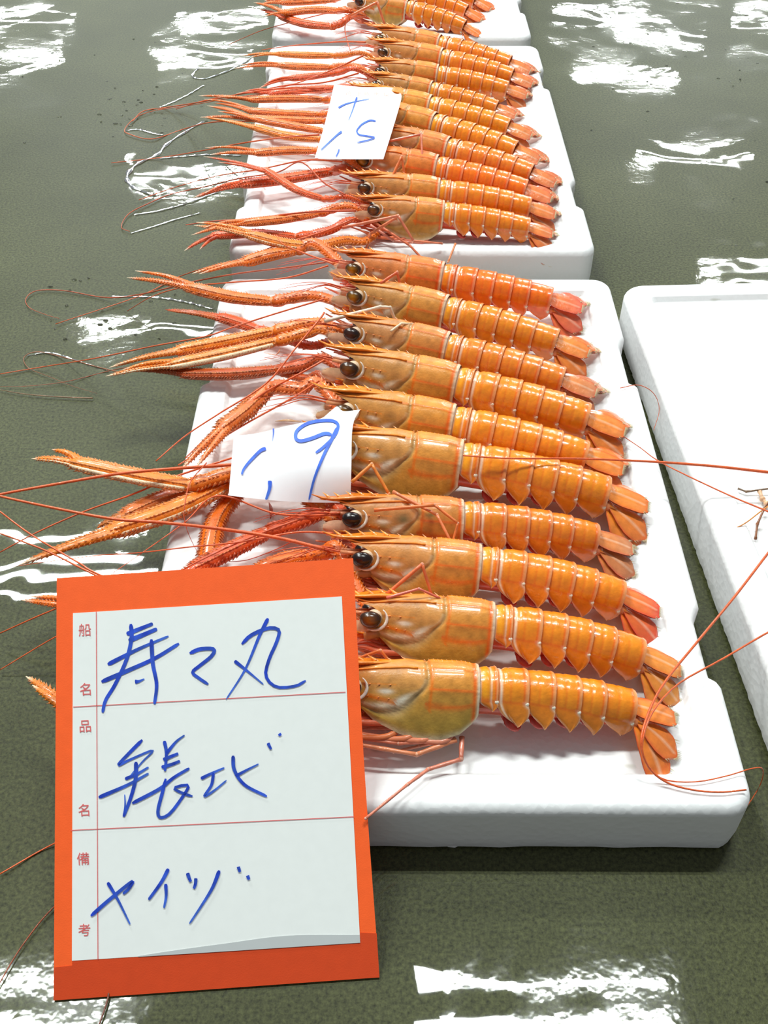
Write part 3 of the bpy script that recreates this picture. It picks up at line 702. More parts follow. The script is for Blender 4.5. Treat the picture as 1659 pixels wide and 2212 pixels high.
# middle lid
ORG2 = (236, 110, 8); RED2 = (228, 82, 10)
claw(20, [(760, 446)], [(690, 461), (610, 474), (531, 482)], ((413, 508), (440, 492)), 20, ORG2, z=(.075, .062, .062))
claw(20, [(790, 520, .05), (745, 520, .052)], [(690, 533), (620, 528), (543, 509)], ((419, 487), (424, 480)), 24, YEL, z=(.055, .056, .062), pale=-.6)
claw(20, [(760, 475), (712, 498)], [(640, 512), (560, 505), (464, 509)], ((398, 542), (431, 539)), 20, RED2, z=(.065, .05, .05))
claw(19, [(745, 425), (722, 430)], [(698, 430), (640, 410), (574, 368)], ((440, 338), (470, 350)), 16, RED2, z=(.075, .06, .07))
claw(18, [(745, 366)], [(722, 370), (610, 388), (524, 398)], ((416, 428), (440, 418)), 24, RED2, z=(.08, .055, .056), pale=-.3)
claw(18, [(760, 350), (725, 330)], [(680, 326), (620, 326), (556, 331)], ((454, 334), (443, 319)), 19, ORG2, z=(.08, .06, .062))
claw(17, [(760, 312)], [(690, 301), (620, 294), (552, 276)], ((449, 256), (434, 252)), 18, YEL, z=(.07, .058, .062))
claw(17, [(770, 300)], [(700, 284), (630, 272), (555, 258)], ((447, 228), (470, 240)), 17, ORG2, z=(.07, .06, .062))
claw(16, [(750, 262)], [(700, 262), (620, 260), (535, 256)], ((432, 254), (455, 229)), 17, ORG2, z=(.075, .06, .06))
claw(16, [(750, 245)], [(690, 248), (610, 245), (540, 240)], ((460, 222), (440, 214)), 16, ORG2, z=(.075, .06, .06))
claw(15, [(750, 222)], [(700, 216), (630, 214), (545, 216)], ((429, 207), (470, 210)), 17, ORG2, z=(.075, .06, .06))
claw(14, [(760, 190)], [(720, 190), (650, 196), (590, 202)], ((510, 202), (530, 196)), 16, RED2, z=(.075, .06, .06))
claw(13, [(770, 150), (740, 155)], [(715, 160), (670, 166), (628, 170)], ((560, 190), (570, 182)), 15, RED2, z=(.075, .06, .06))
claw(13, [(780, 148), (745, 143)], [(715, 146), (660, 145), (608, 142)], ((505, 148), (520, 140)), 17, ORG2, z=(.075, .06, .06))
claw(12, [(785, 116), (745, 120)], [(722, 121), (660, 120), (602, 117)], ((519, 121), (540, 124)), 15, YEL, z=(.075, .06, .06))
claw(21, [(750, 22)], [(730, 24), (680, 22), (618, 28)], ((548, 5), (571, 35)), 17, ORG2, z=(.08, .065, .065))
claw(21, [(755, 38), (738, 50)], [(716, 58), (660, 52), (612, 38)], ((560, 20), (570, 26)), 18, RED2, z=(.07, .058, .058))
claw(22, [(750, -8)], [(720, 0), (660, 4), (610, 6)], ((560, 10), (570, 2)), 16, ORG2, z=(.08, .065, .065))

# ------------------------------------------------------------------ antennae (owner, points px+z, width px at base)
def antenna(owner, pts, wpx, color=(222, 96, 44), n=48, label=None, w_end=.25):
    P = [un(x, y, z) for x, y, z in pts]; path = smooth_path(P, n); wb = wpx * mpp(*pts[0]) / 2
    m = M(); cc = lin(color); tt = np.linspace(0, 1, n)
    m.tube(path, wb * (1 + (w_end - 1) * tt), cc, seg=6)
    if owner is None:
        o = m.build('antenna', MC, None, origin=P[0]); o.location = P[0]; tag(o, label, 'antenna', None); return o
    L = LOB[owner]
    return m.build('antenna', MC, L['root'], origin=L['base'])
A = .078
antenna(8, [(700, 1186, .078), (600, 1162, A), (480, 1143, A), (340, 1128, .08), (244, 1121, .08), (120, 1098, .08), (0, 1072, .08), (-60, 1055, .08)], 9, w_end=.6)
antenna(6, [(700, 985, .07), (497, 1004, .077), (380, 1012, A), (251, 1024, .08), (120, 1046, .08), (0, 1068, .08), (-50, 1082, .08)], 8, w_end=.6)
antenna(9, [(420, 1330, .07), (216, 1242, .07), (169, 1215, .07), (69, 1156, .07), (0, 1105, .07), (-30, 1080, .07)], 6, w_end=.6)
antenna(9, [(430, 1345, .07), (210, 1244, .072), (100, 1190, .07), (0, 1152, .07), (-30, 1140, .07)], 6, w_end=.6)
antenna(5, [(690, 930, .07), (400, 1022, .06), (288, 1067, .06), (182, 1105, .055), (80, 1150, .05), (0, 1193, .045)], 5, w_end=.5)
antenna(7, [(735, 1108, .075), (671, 1115, .072), (529, 1166, .069), (397, 1229, .066), (300, 1290, .06)], 7, (200, 84, 42))
antenna(7, [(735, 1112, .073), (600, 1110, .073), (470, 1071, .071), (392, 1134, .07), (241, 1240, .06)], 6)
antenna(8, [(720, 1152, .075), (640, 1150, .075), (517, 1171, .072), (414, 1181, .07), (300, 1194, .065), (190, 1202, .06), (0, 1228, .05)], 5)
antenna(8, [(640, 1165, .06), (600, 1185, .056), (540, 1208, .05), (500, 1213, .047), (488, 1208, .047)], 3, (200, 80, 50))
antenna(6, [(446, 1000, .08), (412, 1040, .085), (400, 1085, .085), (398, 1120, .08), (410, 1160, .07), (432, 1203, .05)], 3, (206, 84, 44))
antenna(4, [(700, 778, .078), (650, 806, .075), (568, 850, .065), (474, 919, .055), (400, 990, .047)], 5, w_end=.5)
antenna(3, [(700, 676, .08), (690, 690, .085), (640, 750, .08), (575, 828, .07), (474, 893, .06), (400, 942, .05), (337, 996, .045)], 5, w_end=.5)
antenna(5, [(690, 822, .078), (640, 855, .07), (537, 912, .055), (440, 970, .048), (385, 1005, .046)], 5, w_end=.6)
antenna(2, [(700, 646, .078), (587, 680, .07), (500, 708, .065), (443, 727, .06), (330, 748, .05), (200, 775, .03), (96, 792, .004), (0, 808, .002)], 4, w_end=.5)
antenna(3, [(500, 770, .06), (400, 772, .05), (300, 790, .03), (241, 800, .002), (145, 824, .002), (60, 834, .002), (0, 835, .002)], 3, (170, 80, 50))
antenna(3, [(260, 805, .04), (200, 790, .02), (130, 770, .002), (80, 760, .002), (52, 772, .002), (62, 795, .002), (110, 815, .002), (160, 835, .002), (210, 850, .002)], 3, (150, 90, 60))
antenna(2, [(200, 860, .002), (140, 858, .002), (60, 852, .002), (0, 842, .002), (-20, 838, .002)], 3, (140, 100, 70))
antenna(1, [(709, 566, .075), (620, 578, .07), (520, 590, .06), (420, 608, .045), (313, 634, .02), (231, 643, .003), (140, 628, .002), (80, 628, .002), (56, 645, .002), (64, 665, .002), (100, 680, .002), (128, 688, .002)], 4, (190, 84, 48))
antenna(1, [(709, 574, .075), (620, 600, .07), (500, 610, .06), (400, 620, .045), (330, 640, .03), (275, 672, .003)], 4, w_end=.4)
antenna(20, [(769, 455, .078), (666, 458, .07), (531, 473, .06), (460, 478, .055), (401, 486, .05)], 5, (206, 84, 44), w_end=.4)
antenna(20, [(770, 470, .07), (700, 500, .06), (600, 530, .055), (519, 560, .048), (440, 580, .03), (377, 602, .003), (300, 640, .002), (120, 700, .002)], 4, w_end=.4)
antenna(1, [(720, 570, .09), (660, 548, .085), (612, 528, .08), (596, 507, .075)], 5, w_end=.3)
antenna(19, [(745, 420, .075), (700, 395, .07), (650, 350, .06), (600, 372, .055), (519, 385, .05), (440, 404, .02), (368, 420, .003), (320, 440, .002), (278, 462, .002), (262, 490, .002), (280, 500, .002)], 4, (196, 84, 46), w_end=.4)
antenna(18, [(739, 349, .078), (660, 346, .068), (560, 366, .055), (470, 380, .04), (380, 404, .005), (300, 432, .002)], 4, w_end=.4)
antenna(17, [(690, 291, .07), (620, 296, .065), (531, 308, .055), (440, 325, .03), (350, 340, .003), (240, 352, .002)], 4, w_end=.4)
antenna(16, [(690, 262, .06), (560, 262, .055), (460, 264, .045), (400, 278, .003), (330, 300, .002), (280, 290, .002), (270, 278, .002), (300, 250, .002), (360, 232, .002)], 3, w_end=.4)
antenna(15, [(700, 190, .075), (620, 190, .07), (535, 200, .06), (436, 220, .03), (360, 232, .002), (310, 240, .002), (286, 262, .002)], 4, w_end=.4)
antenna(13, [(775, 158, .08), (700, 178, .07), (620, 184, .065), (540, 200, .055), (450, 215, .02), (380, 236, .002)], 4, w_end=.4)
antenna(11, [(790, 91, .085), (740, 90, .08), (681, 94, .07), (620, 100, .06), (565, 108, .05)], 4, w_end=.4)
antenna(12, [(785, 120, .085), (720, 150, .075), (640, 180, .06), (560, 200, .05)], 4, w_end=.4)
antenna(21, [(760, 20, .085), (700, 30, .07), (621, 50, .055), (560, 68, .03), (495, 96, .002)], 3, w_end=.4)
antenna(21, [(755, 30, .085), (745, 60, .06), (752, 95, .05), (758, 112, .05)], 3, w_end=.5)
antenna(14, [(775, 182, .078), (700, 200, .07), (610, 200, .06), (500, 212, .055), (420, 226, .01), (340, 238, .002)], 3, w_end=.4)
# antennae behind / left of the card
antenna(10, [(420, 1290, .06), (250, 1266, .055), (104, 1322, .03), (0, 1368, .01)], 5, w_end=.6)
antenna(10, [(420, 1300, .05), (250, 1310, .045), (123, 1374, .02), (0, 1447, .003)], 4, w_end=.6)
antenna(10, [(600, 1610, .055), (420, 1690, .045), (260, 1762, .02), (118, 1822, .002), (0, 1888, .002)], 5, w_end=.7)
antenna(9, [(560, 1640, .05), (380, 1760, .03), (220, 1880, .003), (118, 1958, .002), (50, 2040, .002), (0, 2122, .002), (-20, 2160, .002)], 4, (150, 70, 40), w_end=.7)
antenna(10, [(500, 1700, .044), (330, 1900, .01), (250, 2080, .002), (232, 2160, .002), (212, 2220, .002)], 5, (110, 60, 40), w_end=.8)
# antennae coming in from lobsters outside the right edge
antenna(None, [(1760, 1030, .062), (1659, 1020, .062), (1540, 1007, .068), (1420, 998, .072), (1260, 991, .082), (1100, 990, .088), (1000, 984, .088)], 8, label='thick red antenna reaching in level from the right edge over the lobster tails', w_end=.35)
antenna(None, [(1740, 1140, .07), (1659, 1105, .068), (1560, 1063, .06), (1430, 1000, .05), (1380, 965, .05), (1320, 925, .05), (1290, 905, .05)], 5, label='thin orange antenna slanting from the right edge up to the fourth tail fan', w_end=.2)
antenna(None, [(1720, 1120, .07), (1659, 1195, .068), (1590, 1285, .064), (1510, 1382, .058), (1440, 1468, .064), (1405, 1530, .066), (1385, 1600, .064), (1400, 1655, .054), (1440, 1690, .0475), (1500, 1707, .0465), (1560, 1711, .0465), (1612, 1706, .046)], 6,
        label='orange antenna curling round the front tail fan and ending on the lid corner', w_end=.6)
antenna(None, [(1730, 1332, .06), (1659, 1366, .06), (1560, 1424, .058), (1470, 1474, .06), (1415, 1530, .068), (1390, 1590, .066), (1392, 1640, .058), (1430, 1682, .0475), (1500, 1689, .0465), (1570, 1676, .0465), (1625, 1660, .046), (1648, 1663, .04), (1640, 1700, .01), (1600, 1762, .002)], 5,
        label='orange antenna whose thin end hangs over the right edge of the nearest lid', w_end=.4)
antenna(None, [(1340, 838, .046), (1380, 832, .046), (1412, 850, .04), (1424, 885, .03), (1412, 930, .02)], 2, label='hair-thin antenna end curving over the lid edge beside the notch', w_end=.5)
antenna(None, [(1700, 1080, .06), (1659, 1094, .056), (1610, 1130, .046), (1570, 1150, .0415), (1560, 1165, .0405), (1590, 1178, .0405), (1615, 1200, .0405)], 4, (232, 150, 70), label='pale orange filament curling on the empty right lid', w_end=.25)
# dried leg bits on the right lid
def bit(pts, wpx, color, label):
    P = [un(x, y, z) for x, y, z in pts]; m = M(); cc = lin(color); s_ = mpp(*pts[0])
    for a, b in zip(P[:-1], P[1:]):
        m.tube(a + (b - a) * np.linspace(0, 1, 6)[:, None], np.array([1.2, .9, .85, .85, .9, 1.25]) * wpx * s_ / 2, cc, seg=7)
        m.sphere(b, wpx * s_ * .68, cc * 1.2, nu=6, nv=8)
    o = m.build('leg_fragment', MP, None, origin=P[0]); o.location = P[0]; tag(o, label, 'leg fragment', 'loose leg bits on the right lid')
bit([(1594, 1055, .042), (1612, 1062, .042), (1700, 1050, .046)], 5, (120, 96, 76), 'grey-brown thin leg bit lying level near the right edge, hooked at its left end')
bit([(1632, 1164, .0415), (1636, 1132, .042), (1650, 1100, .045), (1662, 1085, .05)], 6, (136, 84, 52), 'brown jointed leg bit standing upright in the picture at the right edge')
bit([(1641, 1062, .042), (1647, 1078, .043), (1656, 1088, .043)], 10, (214, 168, 130), 'short pale tan leg bit between the two brown ones')
# crumbs and a broken foam chip
def shard(px, py, z, s, label, color=(235, 235, 235), mat=None):
    P = un(px, py, z); m = M(); rr = random.Random(int(px)); 
    th = np.linspace(.001, pi - .001, 7); ph = np.arange(9) * 2 * pi / 9
    q = np.array([[[sin(a) * cos(b) * s, sin(a) * sin(b) * s * .5, cos(a) * s * .4] for b in ph] for a in th]) * (1 + .25 * np.array([[[rr.uniform(-1, 1)] for b in ph] for a in th]))
    m.grid(q, lin(color), closed_v=True, flip=True); o = m.build('foam_chip', mat or MF, None, smooth=False); o.location = P + np.array([0, 0, s * .3]); return o
tag(shard(978, 1822, 0.0, .006, ''), 'small broken foam chip at the foot of the nearest lid front', 'foam chip')
def sliver(pts, wpx, color, label):
    P = [un(*p) for p in pts]; path = smooth_path(P, 14); m = M()
    m.tube(path, wpx * mpp(*pts[0]) / 2 * np.sin(np.linspace(.15, pi - .1, 14)), lin(color), seg=7, flat=.4)
    o = m.build('shell_sliver', MP, None, origin=P[0]); o.location = P[0]; tag(o, label, 'shell sliver')
sliver([(581, 1085, .041), (586, 1102, .041), (584, 1122, .041)], 8, (190, 90, 60), 'small red-brown shell sliver on the foam below the slip marked 9')
sliver([(594, 910, .045), (620, 908, .048), (650, 911, .048)], 8, (190, 150, 110), 'pale leg tip sticking out above the slip marked 9')
sliver([(570, 762, .042), (596, 766, .043), (606, 752, .044)], 4, (200, 120, 80), 'thin bent leg tip on the foam left of the fourth eye')

# ------------------------------------------------------------------ sheets of paper
def coons(top, bot, left, right, nu, nv):
    T, B, Lf, Rg = smooth_path(top, nu), smooth_path(bot, nu), smooth_path(left, nv), smooth_path(right, nv)
    u = np.linspace(0, 1, nu)[None, :, None]; v = np.linspace(0, 1, nv)[:, None, None]
    return (1 - v) * T[None] + v * B[None] + (1 - u) * Lf[:, None] + u * Rg[:, None] - ((1 - u) * (1 - v) * T[0] + u * (1 - v) * T[-1] + (1 - u) * v * B[0] + u * v * B[-1])
class Sheet:
    def __init__(s, zf=None, plane=None): s.zf = zf; s.plane = plane
    def at(s, px, py, lift=0.0):
        d = ray(px, py)
        if s.plane is not None:
            P0, n = s.plane; t = np.dot(P0 - CAM, n) / np.dot(d, n); return CAM + d * t + n * lift
        return un(px, py, s.zf(px, py) + lift)
    def surf(s, G, lift, col_, name, mat, parent, base, thick=.0003, col_fn=None):
        a, b = G.shape[:2]
        P = np.array([[s.at(G[i, j, 0], G[i, j, 1], lift) for j in range(b)] for i in range(a)])
        Q = np.array([[s.at(G[i, j, 0], G[i, j, 1], lift - thick) for j in range(b)] for i in range(a)])
        m = M(); m.grid(P, col_, flip=True); m.grid(Q, col_)
        r0 = m.n; m.add(P.reshape(-1, 3), [], col_); m.add(Q.reshape(-1, 3), [], col_); n0 = a * b
        ring = [j for j in range(b)] + [i * b + b - 1 for i in range(1, a)] + [(a - 1) * b + j for j in range(b - 2, -1, -1)] + [i * b for i in range(a - 2, 0, -1)]
        for k in range(len(ring)):
            x, y = ring[k], ring[(k + 1) % len(ring)]; m.f.append((r0 + x, r0 + y, r0 + y + n0, r0 + x + n0))
        return m.build(name, mat, parent, origin=base)
    def stroke(s, pts, w, col_, name, mat, parent, base, lift=.0004, n=26, fade=None):
        q = smooth_path(np.array(pts, float), n); T = np.gradient(q, axis=0); T /= np.linalg.norm(T, axis=1)[:, None] + 1e-9; N = np.stack([-T[:, 1], T[:, 0]], 1)
        ww = np.interp(np.linspace(0, 1, n), [0, .03, .12, .6, .97, 1], [.55, 1.0, 1.05, .9, .8, .45]) * w / 2
        if fade: ww = ww * np.linspace(1, fade, n)
        c = np.array([mix(col_, lin((90, 140, 236)), .55 * t if fade else .22 * abs(sin(t * 5))) for t in np.linspace(0, 1, n)])
        m = M(); P = np.array([[s.at(*(q[i] + N[i] * ww[i] * k), lift) for k in (-1, -.35, .35, 1)] for i in range(n)])
        m.grid(P, np.repeat(c[:, None], 4, 1))
        return m.build(name, mat, parent, origin=base)
    def line(s, a, b, w, col_, name, mat, parent, base, lift=.0004):
        a = np.array(a, float); b = np.array(b, float); d = (b - a) / np.linalg.norm(b - a); nn = np.array([-d[1], d[0]]) * w / 2
        m = M(); P = np.array([[s.at(*(a + (b - a) * t + nn * k), lift) for k in (-1, 1)] for t in np.linspace(0, 1, 30)]); m.grid(P, col_)
        return m.build(name, mat, parent, origin=base)
    def glyph(s, ch, cx, cy, size, col_, name, mat, parent, base, lift=.0004, rot=0.0, squash=1.0, offset=0.0):
        cu = bpy.data.curves.new('glyph', 'FONT'); cu.body = ch; cu.align_x = 'CENTER'; cu.align_y = 'CENTER'; cu.size = 1.0; cu.offset = offset
        to = bpy.data.objects.new('glyph', cu); C.objects.link(to)
        dg_ = bpy.context.evaluated_depsgraph_get(); dg_.update(); me = bpy.data.meshes.new_from_object(to.evaluated_get(dg_))
        V = np.array([v.co[:] for v in me.vertices]); Fc = [tuple(p.vertices) for p in me.polygons]
        bpy.data.objects.remove(to); bpy.data.curves.remove(cu); bpy.data.meshes.remove(me)
        if len(V) == 0: return None
        ctr = (V.max(0) + V.min(0)) / 2; X = (V[:, 0] - ctr[0]) * size; Y = -(V[:, 1] - ctr[1]) * size * squash
        px = cx + X * cos(rot) - Y * sin(rot); py = cy + X * sin(rot) + Y * cos(rot)
        m = M(); m.add([s.at(a, b, lift) for a, b in zip(px, py)], Fc, col_)
        return m.build(name, mat, parent, origin=base)
BLUE = lin((28, 62, 190)); BLUE2 = lin((44, 92, 216)); PINK = lin((226, 104, 104))
# big orange card leaning on the lid edge and the front lobsters
BL = un(118, 2160, .0012); BR = un(818, 2112, .0012); TLc = un(124, 1248, .126); TRc = un(760, 1205, .126)
nrm = np.cross(BR - BL, (TLc + TRc) / 2 - (BL + BR) / 2); nrm /= np.linalg.norm(nrm); P0 = (BL + BR + TLc + TRc) / 4
card = Sheet(plane=(P0, nrm))
cb = np.array([P0[0], un(480, 2136, .001)[1], 0.0])
croot = empty('price_card', cb, 'large orange-red framed card with blue handwriting leaning on the nearest lid', 'card')
def zc_(x, y): return (100 + x / 2.2122, 1180 + y / 2.2122)
def qd(tl, tr, br, bl, nu=12, nv=16, bow=0): return coons([tl, tr], [bl, br], [tl, bl], [tr, ((tr[0] + br[0]) / 2 + bow, (tr[1] + br[1]) / 2), br] if bow else [tr, br], nu, nv)
oc = lin((255, 100, 40)) * 1.05; oc_wet = lin((216, 72, 28))
card.surf(qd(zc_(50, 152), zc_(1466, 57), zc_(1592, 2060), zc_(35, 2170), 16, 30, bow=-4), 0, oc, 'card_frame', MORG, croot, cb, thick=.0006)
card.surf(qd(zc_(128, 320), zc_(1412, 240), zc_(1500, 1895), zc_(123, 1980)), .0003, lin((242, 245, 242)), 'paper_sheet', MPA, croot, cb, thick=.0002)
card.surf(qd(zc_(39, 2012), zc_(124, 2003), zc_(124, 2163.7), zc_(35, 2170), 6, 6), .0002, oc_wet, 'wet_edge', MORG, croot, cb, thick=.0001)['label'] = 'darker water-soaked lower edge of the frame'
card.surf(qd(zc_(124, 1982), zc_(1501, 1897), zc_(1501, 2066), zc_(124, 2163.7), 20, 6), .0002, oc_wet, 'wet_edge', MORG, croot, cb, thick=.0001)['label'] = 'darker water-soaked lower edge of the frame'
card.surf(qd(zc_(1501, 1846), zc_(1579, 1850), zc_(1592, 2060), zc_(1501, 2066), 4, 6), .0002, oc_wet, 'wet_edge', MORG, croot, cb, thick=.0001)['label'] = 'darker water-soaked lower edge of the frame'
card.surf(coons([zc_(440, 1957), zc_(600, 1932), zc_(850, 1898), zc_(1150, 1860), zc_(1498, 1856)], [zc_(440, 1961), zc_(900, 1932), zc_(1499, 1893)], [zc_(440, 1957), zc_(440, 1961)], [zc_(1498, 1856), zc_(1499, 1893)], 24, 5),
          .00055, lin((196, 200, 200)), 'wet_stain', MPA, croot, cb, thick=.0001)['label'] = 'grey soaked strip along the bottom of the white sheet'
for a, b in (((240, 312), (248, 1973)), ((130, 768), (1430, 697)), ((118, 1357), (1470, 1292))):
    card.line(zc_(*a), zc_(*b), 1.6, PINK, 'printed_line', MR, croot, cb, lift=.0006)
for ch, x, y in (('船', 185, 400), ('名', 187, 683), ('品', 187, 860), ('名', 180, 1260), ('備', 177, 1492), ('考', 183, 1832)):
    gx, gy = zc_(x, y); card.glyph(ch, gx, gy, 29, PINK, 'printed_character', MR, croot, cb, lift=.0006, rot=radians(-3))
ST = [([(385, 420), (445, 396), (510, 370)], 20), ([(395, 452), (460, 425), (530, 395)], 22), ([(295, 565), (440, 492), (585, 430)], 20, .7), ([(265, 648), (400, 590), (520, 535), (635, 465)], 20),
      ([(405, 372), (408, 440), (385, 540), (330, 660), (285, 735), (270, 795)], 19), ([(503, 445), (510, 560), (528, 660), (518, 755)], 19), ([(425, 648), (445, 645), (470, 634)], 20, .4),
      ([(686, 512), (735, 492), (800, 492), (790, 525), (735, 570), (700, 602), (730, 630), (775, 660)], 18),
      ([(1060, 345), (1018, 430), (950, 590), (860, 732)], 18, .5), ([(935, 468), (980, 425), (1060, 392), (1112, 402), (1100, 460), (1065, 540), (1050, 620), (1100, 672), (1190, 668), (1240, 642)], 17),
      ([(900, 548), (960, 595), (1038, 660)], 17, .5),
      ([(460, 925), (400, 985), (345, 1045), (400, 1020), (510, 975), (460, 1030), (400, 1100)], 17, .5), ([(378, 1112), (440, 1085), (490, 1055)], 16, .8), ([(252, 1200), (390, 1140), (490, 1085)], 18, .8),
      ([(430, 1030), (428, 1110), (405, 1200), (370, 1292)], 19), ([(372, 1292), (378, 1240), (376, 1185)], 12, .5), ([(565, 930), (575, 990), (568, 1075)], 16), ([(575, 990), (620, 935), (662, 902)], 16, .6),
      ([(560, 1020), (595, 1005), (632, 990)], 17), ([(552, 1056), (600, 1042), (640, 1026)], 17), ([(412, 1228), (540, 1160), (610, 1105), (685, 1060)], 17), ([(572, 1110), (555, 1180), (535, 1260), (545, 1295), (590, 1278), (650, 1200), (680, 1142), (612, 1155), (655, 1180), (700, 1194)], 16),
      ([(740, 1110), (790, 1085), (852, 1058)], 16, .7), ([(800, 1082), (790, 1140), (756, 1194), (805, 1165), (862, 1118)], 15, .7),
      ([(893, 1000), (900, 1070), (950, 1140), (1055, 1195)], 17), ([(905, 1098), (960, 1068), (1015, 1040)], 15, .6), ([(1060, 940), (1067, 955), (1075, 970)], 15), ([(1113, 895), (1117, 900), (1121, 905)], 16),
      ([(215, 1765), (300, 1690), (410, 1602), (395, 1635), (368, 1660)], 17), ([(295, 1605), (345, 1690), (402, 1805)], 17, .6),
      ([(585, 1540), (550, 1605), (490, 1688)], 17), ([(572, 1612), (574, 1670), (564, 1727)], 16, .8),
      ([(676, 1560), (684, 1585), (692, 1602)], 17), ([(716, 1585), (714, 1610), (706, 1635)], 16), ([(828, 1548), (795, 1630), (745, 1712), (685, 1802)], 18, .6), ([(918, 1530), (922, 1542), (926, 1556)], 16), ([(962, 1572), (966, 1582), (969, 1592)], 16)]
for k, s_ in enumerate(ST):
    card.stroke([zc_(*p) for p in s_[0]], s_[1] / 2.2122, BLUE, 'pen_stroke', MI, croot, cb, lift=.0006 + .00001 * k, fade=s_[2] if len(s_) > 2 else None)

# small slip marked 9
def z9(px, py):
    u = (px - 495) / 283.; v = (py - 886) / 200.
    return .095 - .022 * v + .012 * sin(pi * min(1, max(0, v))) * u + .003 * sin(u * pi) * (1 - v) + .006 * max(0, u - .85) / .15 * max(0, 1 - v * 3) - .003 * u + .003 * max(0, .15 - u) / .15
slip = Sheet(zf=z9)
sb = slip.at(630, 1000); sb = np.array([sb[0], sb[1], sb[2] - .001])
sroot = empty('paper_slip', sb, 'small curled white slip with a blue 9 lying on the lobster heads', 'paper slip')
G = coons([(505, 942), (560, 935), (620, 920), (690, 905), (712, 890), (728, 878), (742, 888), (778, 885)], [(494, 1068), (500, 1071), (580, 1080), (660, 1085), (757, 1086)],
          [(505, 942), (500, 1000), (494, 1068)], [(778, 885), (766, 905), (760, 940), (759, 1010), (757, 1086)], 44, 30)
slip.surf(G, 0, lin((244, 245, 248)), 'paper_sheet', MPA, sroot, sb)
def zs(x, y): return (480 + x / 4.879, 860 + y / 4.879)
for pts, w_, fd in (([(540, 320), (538, 380), (528, 455)], 18, .25), ([(460, 528), (400, 555), (290, 665), (225, 750), (206, 805)], 36, .7), ([(502, 870), (500, 950), (462, 1070)], 40, .8),
                ([(1155, 385), (1080, 372), (950, 420), (830, 450), (775, 420), (790, 340), (900, 265), (1050, 236), (1170, 240), (1222, 290), (1180, 400), (1060, 520), (985, 575)], 36, None),
                ([(1215, 310), (1150, 440), (1060, 620), (970, 850), (915, 1072)], 38, .7)):
    slip.stroke([zs(*p) for p in pts], w_ / 4.879, BLUE2, 'pen_stroke', MI, sroot, sb, lift=.0006, n=50, fade=fd)
# upper slip marked 15
def z15(px, py):
    v = (py - 182) / 160.; u = (px - 681) / 185.
    return .098 - .016 * v + .004 * sin(pi * v) + .002 * sin(u * pi)
slip2 = Sheet(zf=z15)
s2 = slip2.at(770, 262); s2 = np.array([s2[0], s2[1], s2[2] - .001])
s2root = empty('paper_slip', s2, 'white slip with faint red print and blue 15 on the middle lobsters', 'paper slip')
G = coons([(722, 182), (780, 188), (843, 189), (846, 196), (855, 203), (866, 202)], [(680, 341), (700, 343), (760, 344), (828, 344)], [(722, 182), (703, 262), (680, 341)], [(866, 202), (866, 217), (848, 280), (828, 344)], 34, 26)
slip2.surf(G, 0, lin((246, 247, 250)), 'paper_sheet', MPA, s2root, s2)
def z2(x, y): return (660 + x / 6.9125, 160 + y / 6.9125)
for ch, x, y in (('焼', 640, 280), ('津', 778, 287), ('魚', 915, 292), ('市', 1060, 297), ('場', 1205, 303)):
    gx, gy = z2(x, y); slip2.glyph(ch, gx, gy, 13.5, lin((248, 178, 168)), 'printed_character', MR, s2root, s2, lift=.0006, rot=radians(3), squash=.8)
for pts, w_, fd in (([(490, 500), (600, 445), (740, 408), (955, 368)], 26, .4), ([(768, 345), (740, 420), (700, 540), (640, 695)], 28, .35), ([(1050, 700), (960, 690), (860, 735), (800, 790), (765, 850), (800, 900), (900, 920), (1030, 945), (930, 985), (770, 1020)], 22, None),
                ([(540, 855), (450, 925), (230, 1130)], 32, .6), ([(502, 1120), (485, 1170), (455, 1230)], 20, None)):
    slip2.stroke([z2(*p) for p in pts], w_ / 6.9125, BLUE2, 'pen_stroke', MI, s2root, s2, lift=.0006, n=40, fade=fd)

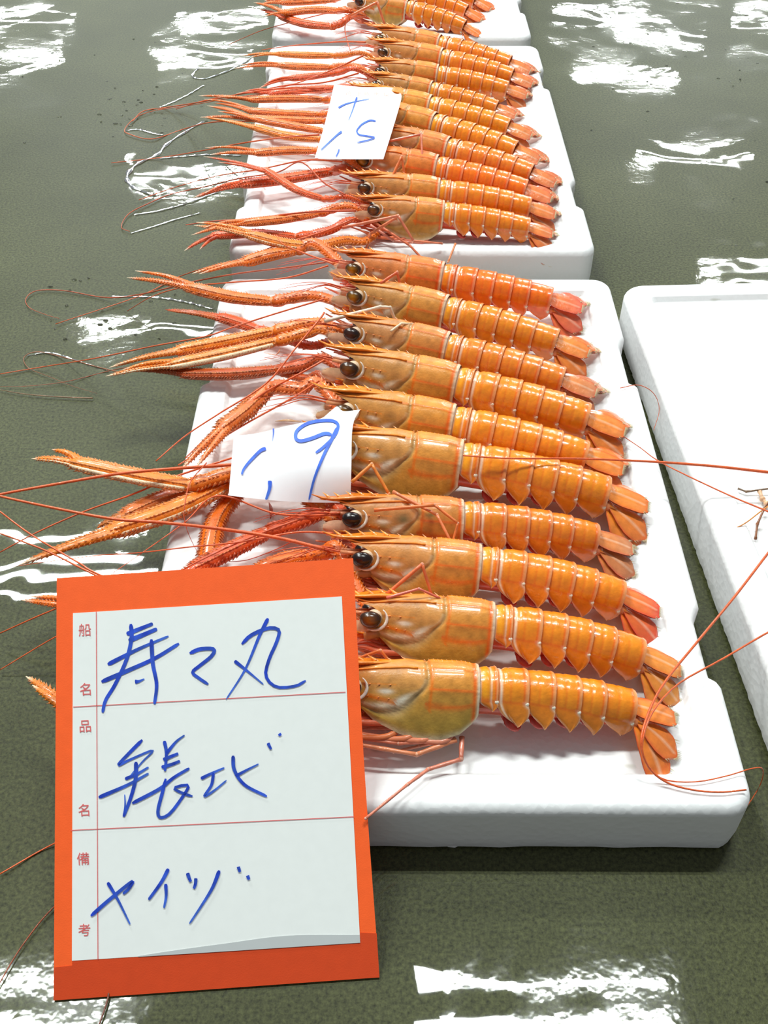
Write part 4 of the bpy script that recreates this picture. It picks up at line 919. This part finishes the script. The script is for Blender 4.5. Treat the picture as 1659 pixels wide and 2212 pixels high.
# ------------------------------------------------------------------ water standing on the floor
mw, ntw, bw = newmat('water'); bw.inputs['Base Color'].default_value = (1, 1, 1, 1); bw.inputs['Roughness'].default_value = 0.02
bw.inputs['IOR'].default_value = 1.33; bw.inputs['Transmission Weight'].default_value = 1.0
def bead(pts, w_, label):
    P = [un(x, y, .0006) for x, y in pts]; path = smooth_path(P, 60); m = M(); rr = random.Random(int(pts[0][0]))
    rad = np.array([w_ * mpp(pts[0][0], pts[0][1], 0) / 2 * (.75 + .35 * sin(i * .9 + rr.random())) for i in range(60)]) * np.sin(np.linspace(.25, pi - .25, 60)) ** .4
    m.tube(path, rad, (1, 1, 1), seg=10, flat=.35)
    o = m.build('water_rim', mw, None, origin=P[0]); o.location = P[0]; tag(o, label, 'water', 'raised rims of water on the floor')
bead([(440, 262), (400, 285), (362, 310), (338, 335), (300, 352), (278, 372), (276, 392), (295, 408), (335, 422)], 12, 'hook-shaped ridge of water on the floor left of the middle tray')
bead([(520, 336), (450, 334), (392, 338), (345, 342)], 8, 'straight ridge of water running left from the middle tray')
bead([(470, 415), (400, 440), (340, 456), (288, 464)], 9, 'long sloping ridge of water below the hook-shaped one')
bead([(432, 460), (380, 474), (330, 490), (282, 504)], 8, 'lower short sloping ridge of water left of the middle tray')
bead([(272, 282), (300, 280), (330, 288), (352, 292)], 9, 'small thick water ridge left of the upper claws')
bead([(440, 184), (405, 205), (370, 222), (345, 232)], 7, 'short slanting water ridge above the upper claws')
bead([(560, 112), (520, 140), (480, 158), (440, 170), (415, 164), (430, 145)], 7, 'looped water ridge beside the farthest claws')
bead([(240, 640), (330, 642), (400, 652), (460, 668)], 10, 'long bright water ridge under the second claw of the nearest tray')
bead([(60, 768), (110, 762), (180, 784), (235, 800)], 7, 'thin water ridge along a looped antenna at the left')
md = M(); rd = random.Random(5)
for k in range(130):
    px, py = rd.choice([(rd.uniform(0, 520), rd.uniform(20, 330)), (rd.uniform(1200, 1659), rd.uniform(0, 560)), (rd.uniform(1250, 1659), rd.uniform(20, 200)), (rd.uniform(100, 400), rd.uniform(600, 760)), (rd.gauss(300, 60), rd.gauss(240, 30))])
    P = un(px, py, 0.0004); r_ = rd.uniform(.0006, .0018)
    md.sphere(P, (r_ * rd.uniform(.8, 1.8), r_, r_ * .45), (1, 1, 1), nu=6, nv=8)
wd = md.build('water_droplets', mw); wd['kind'] = 'stuff'; tag(wd, 'scattered small water drops on the dark wet floor', 'water drops')
